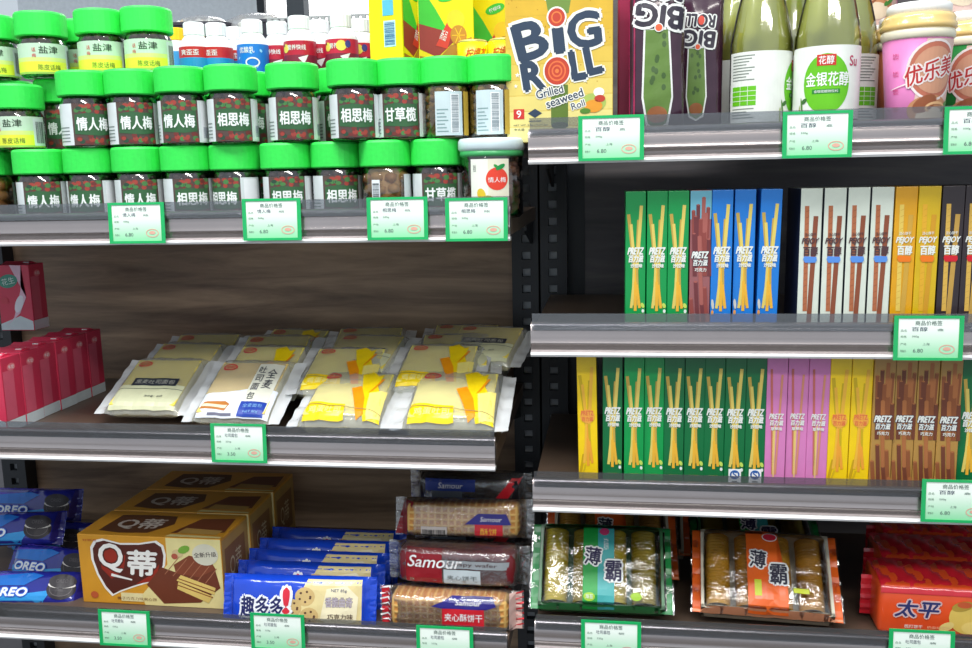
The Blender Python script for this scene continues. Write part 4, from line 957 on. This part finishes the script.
# ------------------------------------------------------------------ chocolate wafer boxes
def wafer_box():
    W, D, H = .204, .086, .098; Wm, Hm, Dm = 180, 98, 118
    t = thing('wafer_box', '', 'biscuit box'); og = mat((212, 150, 44), rough=.35); m1 = MB(); m1.bbox(0, 0, 0, W, D, H, og, .0012)
    a = Art(); cr = mat((232, 218, 152)); br = mat((84, 34, 24)); rdb = mat((150, 42, 26)); wh = mat((236, 234, 228)); ch = mat((110, 54, 34)); wf = mat((226, 196, 110))
    a.poly([(112, 97.4), (179.4, 97.4), (179.4, .6), (80, .6), (76, 14), (112, 60)], cr, .8)
    P = [(19, 78), (24, 87), (34, 90), (55, 85), (78, 86), (98, 90), (106, 84), (108, 72), (106, 58), (99, 44), (84, 34), (66, 27), (50, 20), (40, 14), (32, 24), (24, 42), (19, 62)]
    a.poly([(u+(u-64)*.07, v+(v-54)*.08) for u, v in P], wh, 1.2); a.poly(P, br, 1.6); a.poly([(28, 72), (44, 80), (60, 70), (56, 48), (40, 36), (28, 50)], rdb, 2); a.poly([(70, 30), (96, 36), (102, 60), (90, 44)], rdb, 2)
    a.text('Q', 41, 66, 30, 40, wh, 4, bold=.03, outline=br, ow=.06); a.text('蒂', 80, 60, 36, 36, wh, 4, bold=.05, shear=.1, outline=br, ow=.05); a.rect(50, 5, 78, 17, mat((226, 214, 160)), 2.9); a.line(40, 42, 66, 36, 4, wh, 3.8, 2)
    # chocolate bars
    a.poly([(84, 30), (104, 56), (120, 50), (170, 60), (176, 30), (150, 8), (104, 4)], ch, 2.4); a.poly([(120, 60), (140, 74), (166, 68), (172, 56), (150, 44), (122, 48)], mat((130, 66, 42)), 2.8)
    for i in range(6): a.line(108+i*10, 46-i*2, 128+i*9, 72-i*3, .9, mat((170, 110, 80)), 3)
    a.poly([(122, 38), (128, 46), (170, 30), (168, 20)], wf, 3.4); a.poly([(122, 26), (124, 36), (166, 18), (160, 8)], wf, 3.4); a.line(122, 32, 166, 16, 1.4, mat((140, 80, 40)), 3.8); a.line(124, 41, 169, 25, 1.4, mat((140, 80, 40)), 3.8)
    a.ell(126, 76, 7, 6, mat((214, 190, 140)), 3); a.ell(134, 82, 8, 5, mat((120, 170, 60)), 3.2, 12, .5); a.ell(122, 72, 4, 4, mat((180, 90, 70)), 3.4)
    a.ell(160, 76, 16, 15, mat((216, 212, 190)), 3.2, 26); a.text('全新升级', 160, 76, 28, 7, mat((80, 70, 70)), 4, bold=.02, rot=.1)
    a.text('榛子巧克力味夹心饼', 70, 9, 50, 4.5, mat((120, 70, 40)), 3); a.ell(16, 12, 5, 5, mat((190, 90, 50)), 3, 14); a.text('好丽友', 16, 90, 18, 3, mat((170, 60, 40)), 3)
    m1.art(a, lambda u, v, l: (u*.001133, -l*E_, v*.001))
    b = Art(); dk = mat((92, 56, 34))
    P = [(20, 20), (24, 96), (60, 100), (96, 98), (104, 60), (84, 16), (50, 12)]; b.poly(P, dk, 1); b.text('Q蒂', 62, 56, 56, 50, mat((190, 180, 170)), 2, bold=.04)
    b.poly([(112, 20), (130, 90), (172, 96), (176, 30)], mat((112, 60, 36)), 1); b.poly([(120, 20), (124, 44), (172, 38), (170, 18)], mat((190, 150, 80)), 2); b.poly([(110, 4), (114, 14), (178, 10), (178, 4)], cr, 1.5)
    m1.art(b, lambda u, v, l: (u*.001133, v*.00073, H+l*E_)); c = Art(); c.rect(4, 4, 114, 94, mat((190, 150, 80)), 1); c.rect(12, 20, 100, 80, mat((150, 104, 56)), 2); c.text('Q蒂', 56, 50, 50, 36, mat((220, 200, 160)), 3)
    m1.art(c, lambda u, v, l: (W+l*E_, u*.00073, v*.001)); m1.build('box_body', t)
    m2 = MB(); m2.box(.004, -.0004, H-.012, .0, -.0001, H, og); 
    return Pool(t)
WB = wafer_box()
pq = atZ(84, 602, SC)
xq = Xat(80, pq.y, SC+.05)
for i in range(3):
    WB.put((xq+.002*i, pq.y+i*.088, SC), (0, 0, R(.4*(i-1))), ['orange chocolate wafer box facing front', 'orange chocolate wafer box right behind the front one', 'orange chocolate wafer box at the rear of the row'][i], 'orange wafer boxes in a row')
    if 0 and i: pass

# ------------------------------------------------------------------ generic long packs
def f_stand(fn0, T): return lambda u, v, l=0, side=1: (lambda q: (q[0], -q[2]+T, q[1]))(fn0(u, v, l, side))
def long_pack(name, cat, W, H, T, base, art, seed, seal=.010, p=3.2, wr=.0012, du=7, dv=6, printname='wrapper_print'):
    t = thing(name, '', cat); fn = f_stand(pillow(W, H, T, 'u', seal, p, wr, seed), T)
    m1 = MB(); pillow_mesh(m1, fn, W, H, base, 44, 20); m1.build('wrapper', t)
    m2 = MB(); m2.art(art, lambda u, v, l: fn(u, v, l+.6, 1), du=du, dv=dv); m2.build(printname, t)
    return Pool(t)
# chocolate chip cookie packs
def cookie_pack():
    a = Art(); H = 62; bl = mat((24, 70, 200), rough=.2, coat=.5); cr = mat((226, 208, 150), rough=.3); nv = mat((24, 30, 90)); wh = mat((234, 236, 240)); ck = mat((206, 176, 116)); cp = mat((90, 60, 44))
    a.poly([(6, 1), (84, 1), (84, H-1), (14, H-1), (2, 34)], cr, 1)
    for x, y, r_ in ((-4, 26, 12), (12, 40, 13), (18, 16, 12)):
        a.ell(x, y, r_, r_*.9, ck, 1.6+.1*y/40, 16)
        for k in range(6): a.ell(x+math.cos(k*1.2)*r_*.55, y+math.sin(k*1.2)*r_*.5, 1.7, 1.5, cp, 2.2, 6)
    a.poly([(32, 12), (40, 50), (66, 54), (80, 40), (78, 10), (50, 4)], mat((236, 226, 190)), 2.3)
    a.text('趣多多', -44, 26, 56, 25, nv, 5, bold=.05, outline=wh, ow=.16); a.text('!', -12, 34, 6, 30, mat((214, 40, 60)), 5.4, bold=.08, outline=wh, ow=.14)
    a.text('香脆曲奇', 56, 34, 34, 12, mat((190, 180, 190)), 4, bold=.03, outline=mat((110, 90, 90)), ow=.06); a.text('巧克力味', 58, 16, 32, 7, mat((90, 70, 60)), 4, bold=.02); a.text('NET 85g', 56, 48, 20, 4.5, mat((80, 80, 110)), 4)
    for s_ in (-1, 1):
        a.rect(s_*93-7 if s_ > 0 else -100, .5, 100 if s_ > 0 else -86, H-.5, mat((30, 70, 190), rough=.3), .4)
    return long_pack('cookie_pack', 'cookie pack', .202, .064, .034, bl, a, 5)
CP = cookie_pack()
pz = atZ(300, 628, SC)
for i, (px, Y, dz, rx, rz) in enumerate(((293, 1.017, 0, -16, 2), (304, 1.057, 0, -16, 1), (312, 1.094, .0, -17, 0), (322, 1.132, .0, -17, 1), (332, 1.172, .0, -18, 0))):
    CP.put((Xat(px, Y, SC+.04), Y, SC+dz), (R(rx), 0, R(rz)), ['blue and cream chocolate chip cookie pack, front one', 'blue chocolate chip cookie pack second from the front', 'blue chocolate chip cookie pack third from the front', 'blue chocolate chip cookie pack fourth from the front', 'blue chocolate chip cookie pack at the rear'][i], 'blue cookie packs in a row')
# sandwich cookie packs
def oreo():
    a = Art(); H = 50; wh = mat((232, 238, 244)); bk = mat((40, 34, 40)); cy = mat((50, 150, 220), rough=.25)
    a.poly([(-70, 18), (-10, 14), (34, 20), (20, 1), (-70, 1)], cy, 1); a.poly([(-70, 34), (-20, 36), (10, 49), (-70, 49)], mat((80, 60, 180)), 1); a.text('OREO', -28, 17, 54, 11, wh, 4, bold=.07, shear=.15, outline=BLUE, ow=.12)
    a.ell(44, 22, 19, 15, bk, 2, 22); a.ring(44, 22, 15, 11, 1, mat((90, 84, 88)), 3); a.ell(44, 27, 18, 5, mat((220, 216, 210)), 3.4, 18); a.ell(44, 32, 18, 10, bk, 3.8, 20); a.text('OREO', 44, 32, 16, 5, mat((90, 84, 88)), 4.4)
    a.poly([(-70, 26), (-8, 26), (16, 40), (0, 44), (-70, 38)], mat((30, 110, 200), rough=.25), 1.6); a.poly([(62, 1), (76, 1), (76, 49), (66, 49)], mat((28, 20, 110)), 1.5)
    return long_pack('sandwich_cookie_pack', 'cookie pack', .155, .050, .036, mat((34, 40, 140), rough=.15, coat=.6), a, 8)
OR = oreo()
for px, Y, dz, rx, rz, s_ in ((22, 1.045, .0, -42, 5, 'blue sandwich cookie pack lying at the shelf front, far left'), (40, 1.118, .0, -32, -7, 'blue sandwich cookie pack in the middle, leaning behind the front one'),
        (2, 1.140, .042, -30, 8, 'blue sandwich cookie pack on top at the far left'), (42, 1.20, .0, -15, -3, 'blue sandwich cookie pack behind, beside the wafer box'), (25, 1.215, .048, -20, 2, 'blue sandwich cookie pack at the rear of the far left pile')):
    OR.put((Xat(px, Y, SC+.03+dz), Y, SC+dz), (R(rx), 0, R(rz)), s_, 'blue sandwich cookie packs')
# waffle roll packs: ribbed golden biscuit in clear film with printed bands
def waffle_mat():
    m = bpy.data.materials.new('waffle_biscuit'); m.use_nodes = True; nt = m.node_tree; b = nt.nodes['Principled BSDF']
    tc = nt.nodes.new('ShaderNodeTexCoord'); 
    outs = []
    for rot in ((0, 0, 0), (0, R(90), 0)):
        mp = nt.nodes.new('ShaderNodeMapping'); mp.inputs['Rotation'].default_value = rot; nt.links.new(tc.outputs['Object'], mp.inputs['Vector'])
        wv = nt.nodes.new('ShaderNodeTexWave'); wv.inputs['Scale'].default_value = 38 ; wv.inputs['Distortion'].default_value = .4; wv.bands_direction = 'X'
        nt.links.new(mp.outputs[0], wv.inputs['Vector']); outs.append(wv)
    mx = nt.nodes.new('ShaderNodeMath'); mx.operation = 'MINIMUM'; nt.links.new(outs[0].outputs['Fac'], mx.inputs[0]); nt.links.new(outs[1].outputs['Fac'], mx.inputs[1])
    rp = nt.nodes.new('ShaderNodeValToRGB'); e = rp.color_ramp.elements; e[0].color = [lin(v) for v in (222, 180, 104)]+[1]; e[1].color = [lin(v) for v in (196, 134, 62)]+[1]; e[1].position = .5
    nt.links.new(mx.outputs[0], rp.inputs[0]); nt.links.new(rp.outputs[0], b.inputs['Base Color'])
    bp = nt.nodes.new('ShaderNodeBump'); bp.inputs['Distance'].default_value = .001; bp.invert = True; nt.links.new(mx.outputs[0], bp.inputs['Height']); nt.links.new(bp.outputs[0], b.inputs['Normal'])
    b.inputs['Roughness'].default_value = .6
    return m
M_waffle = waffle_mat(); M_wrap = film('clear_crinkled_film', gloss=.7, rough=.1, bump=.9, scale=70, milk=.04)
def waffle_pack(kind):
    t = thing('waffle_roll_pack', '', 'wafer pack'); W, H, T = .172, .050, .050
    core = {'gold': M_waffle, 'maroon': mat((110, 24, 32), rough=.3), 'brown': M_waffle, 'black': mat((34, 30, 36), rough=.2)}[kind]
    m1 = MB(); m1.bbox(-W/2+.016, .003, .003, W/2-.016, T-.003, H-.003, core, .009); m1.build('wafers', t)
    fn = f_stand(pillow(W, H, T, 'u', .012, 4.5, .0016, {'gold': 2, 'maroon': 4, 'brown': 6, 'black': 8}[kind]), T)
    m2 = MB(); pillow_mesh(m2, fn, W, H, M_wrap, 48, 22); m2.build('clear_wrapper', t)
    a = Art(); wh = mat((236, 234, 234)); bl = mat((46, 40, 130), rough=.3); rd = mat((206, 34, 48), rough=.3)
    if kind == 'gold':
        a.rect(-7, 6, 42, 34, rd, 1); a.text('夹心酥饼干', 18, 23, 44, 10, wh, 3, bold=.03); a.poly([(-20, 36), (4, 48), (52, 48), (56, 38), (44, 34), (-8, 34)], bl, 1.5); a.text('Samour', 24, 42, 30, 6, wh, 3, bold=.03, shear=.2)
        a.rect(-84, 1, -74, 49, rd, 1); a.rect(70, 1, 84, 49, mat((226, 190, 180)), 1)
        for i in range(7): a.line(-86, 4+i*7, -72, 8+i*7, 2, wh, 2); a.line(74, 4+i*7, 86, 8+i*7, 2, rd, 2)
    elif kind == 'maroon':
        a.rect(-60, 2, -16, 48, mat((140, 20, 32), rough=.25), 1); a.rect(-14, 2, 30, 24, mat((186, 196, 200)), 1); a.text('夹心饼干', 8, 14, 36, 6, INK, 3)
        a.text('Samour', -24, 33, 64, 15, wh, 3, bold=.02, shear=.3)
        a.rect(-14, 26, 66, 36, mat((150, 156, 160)), 1.2); a.text('Crispy wafer', 20, 31, 60, 6, mat((70, 40, 40)), 3)
    elif kind == 'brown':
        a.rect(-50, 2, -18, 16, mat((190, 180, 174)), 1); a.barcode(-48, 3, -20, 12, BLACK, 2); a.rect(16, 2, 50, 20, rd, 1); a.text('酥饼', 33, 11, 20, 9, mat((240, 190, 60)), 3); a.poly([(4, 20), (20, 34), (54, 34), (60, 20)], bl, 1.5); a.text('Samour', 36, 27, 26, 6, wh, 3, shear=.2)
        a.poly([(-86, 2), (-70, 2), (-60, 46), (-74, 48)], DRED, 1.4)
    else:
        a.rect(-60, 30, 10, 46, mat((40, 60, 140)), 1); a.rect(-50, 6, -8, 30, mat((90, 96, 104)), 1.2); a.poly([(22, 2), (40, 2), (74, 46), (60, 48)], RED, 1.6); a.text('Samour', -24, 38, 34, 8, wh, 3, shear=.2)
    m3 = MB(); m3.art(a, lambda u, v, l: fn(u, v, l+.6, 1), du=7, dv=6); m3.build('wrapper_print', t)
    return Pool(t)
zz = SC
for k, px, Y, dz, rx, rz, s_ in (('gold', 448, 1.022, .0, -2, 0, 'golden waffle roll pack with red and blue label, bottom of the stack'), ('maroon', 455, 1.045, .0505, -3, -2, 'maroon and silver wafer pack, second up in the stack'),
        ('brown', 461, 1.085, .098, -12, 1, 'brown wafer pack with barcode, third up in the stack'), ('black', 468, 1.165, .104, 0, -1, 'black wafer pack with diagonal red stripe, highest at the rear')):
    waffle_pack(k).put((Xat(px, Y, SC+dz+.02), Y, SC+dz), (R(rx), 0, R(rz)), s_, 'stacked wafer packs', (1.07, 1, 1) if k != 'black' else None)
wp = waffle_pack('black')
wp.put((Xat(470, 1.12, SC), 1.125, SC), (0, 0, 0), 'black wafer pack at the bottom of the stack, hidden behind the golden one', 'stacked wafer packs')
wp.put((Xat(470, 1.14, SC), 1.165, SC+.0515), (0, 0, 0), 'black wafer pack in the middle of the stack, behind the maroon one', 'stacked wafer packs')

# ------------------------------------------------------------------ cracker trays
M_trayfilm = film('tray_film', gloss=.7, rough=.08, bump=.8, scale=45, milk=.0)
def cracker_tray(kind):
    t = thing('cracker_tray', '', 'cracker pack'); W, H, T = .176, .108, .040
    col = {'green': (30, 130, 66), 'orange': (222, 96, 30)}[kind]; cm = mat(col, rough=.3); tr = mat((196, 190, 170), rough=.4) if kind == 'orange' else mat((60, 110, 70), rough=.3)
    m1 = MB(); x0, x1 = -W/2+.012, W/2-.012
    m1.bbox(x0, .003, .001, x1, H-.003, .004, tr, .001)
    for (a, b, c, d) in ((x0, .003, x0+.004, H-.003), (x1-.004, .003, x1, H-.003), (x0, .003, x1, .007), (x0, H-.007, x1, H-.003)): m1.box(a, b, .003, c, d, .030, tr)
    m1.build('tray', t)
    cc = [mat((200, 150, 40), rough=.55), mat((176, 126, 30), rough=.55)] if kind == 'orange' else [mat((188, 168, 40), rough=.55), mat((156, 136, 30), rough=.55)]
    for i in range(4):
        m2 = MB(); cx = x0+.020+i*.0361; rad = .0150; n = 20; vs = []; y = .009
        ny = 24; k = 0
        prof = []
        while y < H-.010:
            prof += [(rad-.0012, y), (rad, y+.0012), (rad, y+.0026), (rad-.0012, y+.0036)]; y += .0038
        vs = []; fs = []
        for q, yy in prof:
            for j in range(n): a_ = 2*math.pi*j/n; vs.append((cx+q*math.cos(a_), yy, .0185+q*math.sin(a_)))
        for a_ in range(len(prof)-1):
            for j in range(n): fs.append((a_*n+j, a_*n+(j+1) % n, (a_+1)*n+(j+1) % n, (a_+1)*n+j))
        fs += [tuple(range(n)), tuple((len(prof)-1)*n+j for j in range(n))]
        m2.add(vs, fs, cc[i % 2], True); m2.build('cracker_stack', t)
    fn = pillow(W, H, T, 'u', .012, 6, .0013, 3)
    m3 = MB(); pillow_mesh(m3, fn, W, H, M_trayfilm, 44, 28); m3.build('clear_film', t)
    a = Art(); wh = mat((226, 228, 226)); nv = mat((34, 28, 70)) if kind == 'green' else mat((40, 40, 60)); 
    if kind == 'green':
        a.rect(-22, .6, -2, 107, mat((20, 150, 60)), 1); a.rect(-4, .6, 16, 107, mat((60, 160, 160)), 1.3); a.poly([(-86, 0), (86, 0), (86, 4), (-86, 4)], cm, 1); a.poly([(-86, 103), (86, 103), (86, 108), (-86, 108)], cm, 1)
        a.rect(-86, 0, -77, 108, cm, 1); a.rect(79, 0, 86, 108, cm, 1); a.ell(4, 94, 6, 5, mat((200, 60, 110)), 2); a.text('海苔味', 6, 78, 6, 16, wh, 2); a.ell(-14, 12, 7, 5, mat((150, 190, 40)), 2); a.ell(42, 14, 7, 5, mat((150, 190, 40)), 2); a.text('海苔', -14, 12, 9, 5, wh, 3)
        a.text('薄', -10, 62, 19, 22, nv, 5, bold=.04, outline=wh, ow=.12, rot=-.1); a.text('霸', 15, 44, 19, 25, nv, 5, bold=.04, outline=wh, ow=.12)
    else:
        a.rect(-22, .6, 0, 107, cm, 1); a.poly([(-2, .6), (24, .6), (24, 30), (10, 60), (14, 107), (-2, 107)], cm, 1.3)
        a.rect(-86, 0, -75, 108, cm, 1); a.rect(76, 0, 86, 108, cm, 1); a.rect(-86, 0, 86, 4, mat((224, 150, 110)), .8); a.ell(6, 94, 8, 5, mat((206, 40, 60)), 2); a.ring(6, 94, 9, 6, 1, wh, 2.5)
        a.rect(30, 24, 48, 30, mat((190, 200, 40)), 2); a.rect(-14, 18, -6, 38, mat((190, 200, 40)), 2)
        a.text('薄', -9, 64, 18, 22, nv, 5, bold=.04, outline=wh, ow=.12, rot=-.1); a.text('霸', 14, 46, 19, 25, nv, 5, bold=.04, outline=wh, ow=.12)
    m4 = MB(); m4.art(a, lambda u, v, l: fn(u, v, l+.6, 1), du=7, dv=7); m4.build('printed_band', t)
    return Pool(t)
CT = {'green': cracker_tray('green'), 'orange': cracker_tray('orange')}
for k, px, Y, dz, rx, rz, s_ in (('green', 601, 1.044, .003, 47, 0, 'green-banded cracker tray leaning at the shelf front, left end'), ('orange', 766, 1.044, .003, 41, -4, 'orange-banded cracker tray leaning at the shelf front beside the red packs'),
        ('orange', 612, 1.135, .003, 44, 2, 'orange-banded cracker tray directly behind the green one'), ('green', 760, 1.165, .003, 24, 0, 'green-banded cracker tray directly behind the front orange one'),
        ('orange', 628, 1.215, .003, 44, -1, 'orange-banded cracker tray third back at the left')):
    CT[k].put((Xat(px, Y, S4+.03), Y, S4+dz), (R(rx), 0, R(rz)), s_, 'film-wrapped cracker trays')

# ------------------------------------------------------------------ red-orange cracker packs
def soda():
    W, D, H = .21, .075, .062; t = thing('cracker_pack', '', 'cracker pack')
    og = mat((236, 84, 36), rough=.3, coat=.3); rd = mat((216, 36, 52), rough=.18, coat=.6)
    m1 = MB()
    # crinkled block: top sheet waves
    nx, ny = 40, 14; rr = random.Random(2)
    vs = []; fs = []
    def S_(i, j):
        x = -W/2+W*i/nx; s_ = j/ny*(D+H*.35); zc = H+.0012*math.sin(i*1.1)+.001*math.sin(i*2.3+j)
        return x, s_, zc
    m1.bbox(-W/2, 0, 0, W/2, D, H, og, .006)
    for j in range(ny+1):
        for i in range(nx+1):
            x = -W/2*.985+W*.985*i/nx; y = -.0006+ (D+.0006)*j/ny; z = H+.0008+.0024*math.sin(i*1.0+j*.3)*math.sin(j/ny*3.14)+.0011*math.sin(i*2.4-j)
            if j == 0: z = H-.010
            if j == 1: z = H-.003; y = -.0004
            vs.append((x, y, z))
    for j in range(ny):
        for i in range(nx): k = j*(nx+1)+i; fs.append((k, k+1, k+nx+2, k+nx+1))
    m1.add(vs, fs, rd, True); m1.build('wrapper', t)
    a = Art(); nv = mat((44, 54, 110)); wh = mat((238, 226, 216)); cr = mat((226, 196, 96))
    a.text('太平', -62, 34, 46, 20, nv, 4, bold=.05, shear=.25, outline=mat((220, 190, 190)), ow=.12); a.text('梳打饼干', -66, 12, 20, 4.5, wh, 3, bold=.02); a.text('奶盐味苏打', -38, 12, 26, 3.4, mat((250, 190, 150)), 3)
    a.ell(-8, 26, 20, 20, cr, 2, 20); a.ell(-14, 40, 12, 6, mat((180, 150, 60)), 3, 14, .3); a.ell(-12, 42, 8, 4, mat((200, 90, 50)), 3.4, 12); a.ell(-30, 14, 9, 5, mat((234, 210, 130)), 3, 12, .5); a.ell(0, 14, 14, 8, mat((236, 210, 120)), 2.6)
    a.ell(30, 44, 15, 13, mat((30, 60, 130)), 3); a.text('康元', 30, 44, 22, 12, wh, 4, bold=.03)
    m2 = MB(); m2.art(a, f_front(-.0002)); m2.build('front_print', t)
    m4 = MB(); vs = []; fs = []
    for i in range(13):
        for x in (-W/2-.012, -W/2+.001): vs.append((x, D/2+.001*math.sin(i*2.2), .006+i*(H-.012)/12))
    for i in range(12): fs.append((2*i, 2*i+1, 2*i+3, 2*i+2))
    m4.add(vs, fs, rd); m4.build('end_seal', t)
    return Pool(t)
SD = soda()
for px, Y, dz, s_ in ((975, 1.036, .0, 'red-orange cracker pack with blue 太平 lettering, nearest the front'), (970, 1.116, .0, 'red cracker pack second from the front'), (966, 1.196, .0, 'red cracker pack third from the front')):
    SD.put((Xat(px, Y, S4+.03), Y, S4+dz), (0, 0, R(-2)), s_, 'red cracker packs at the lower right')
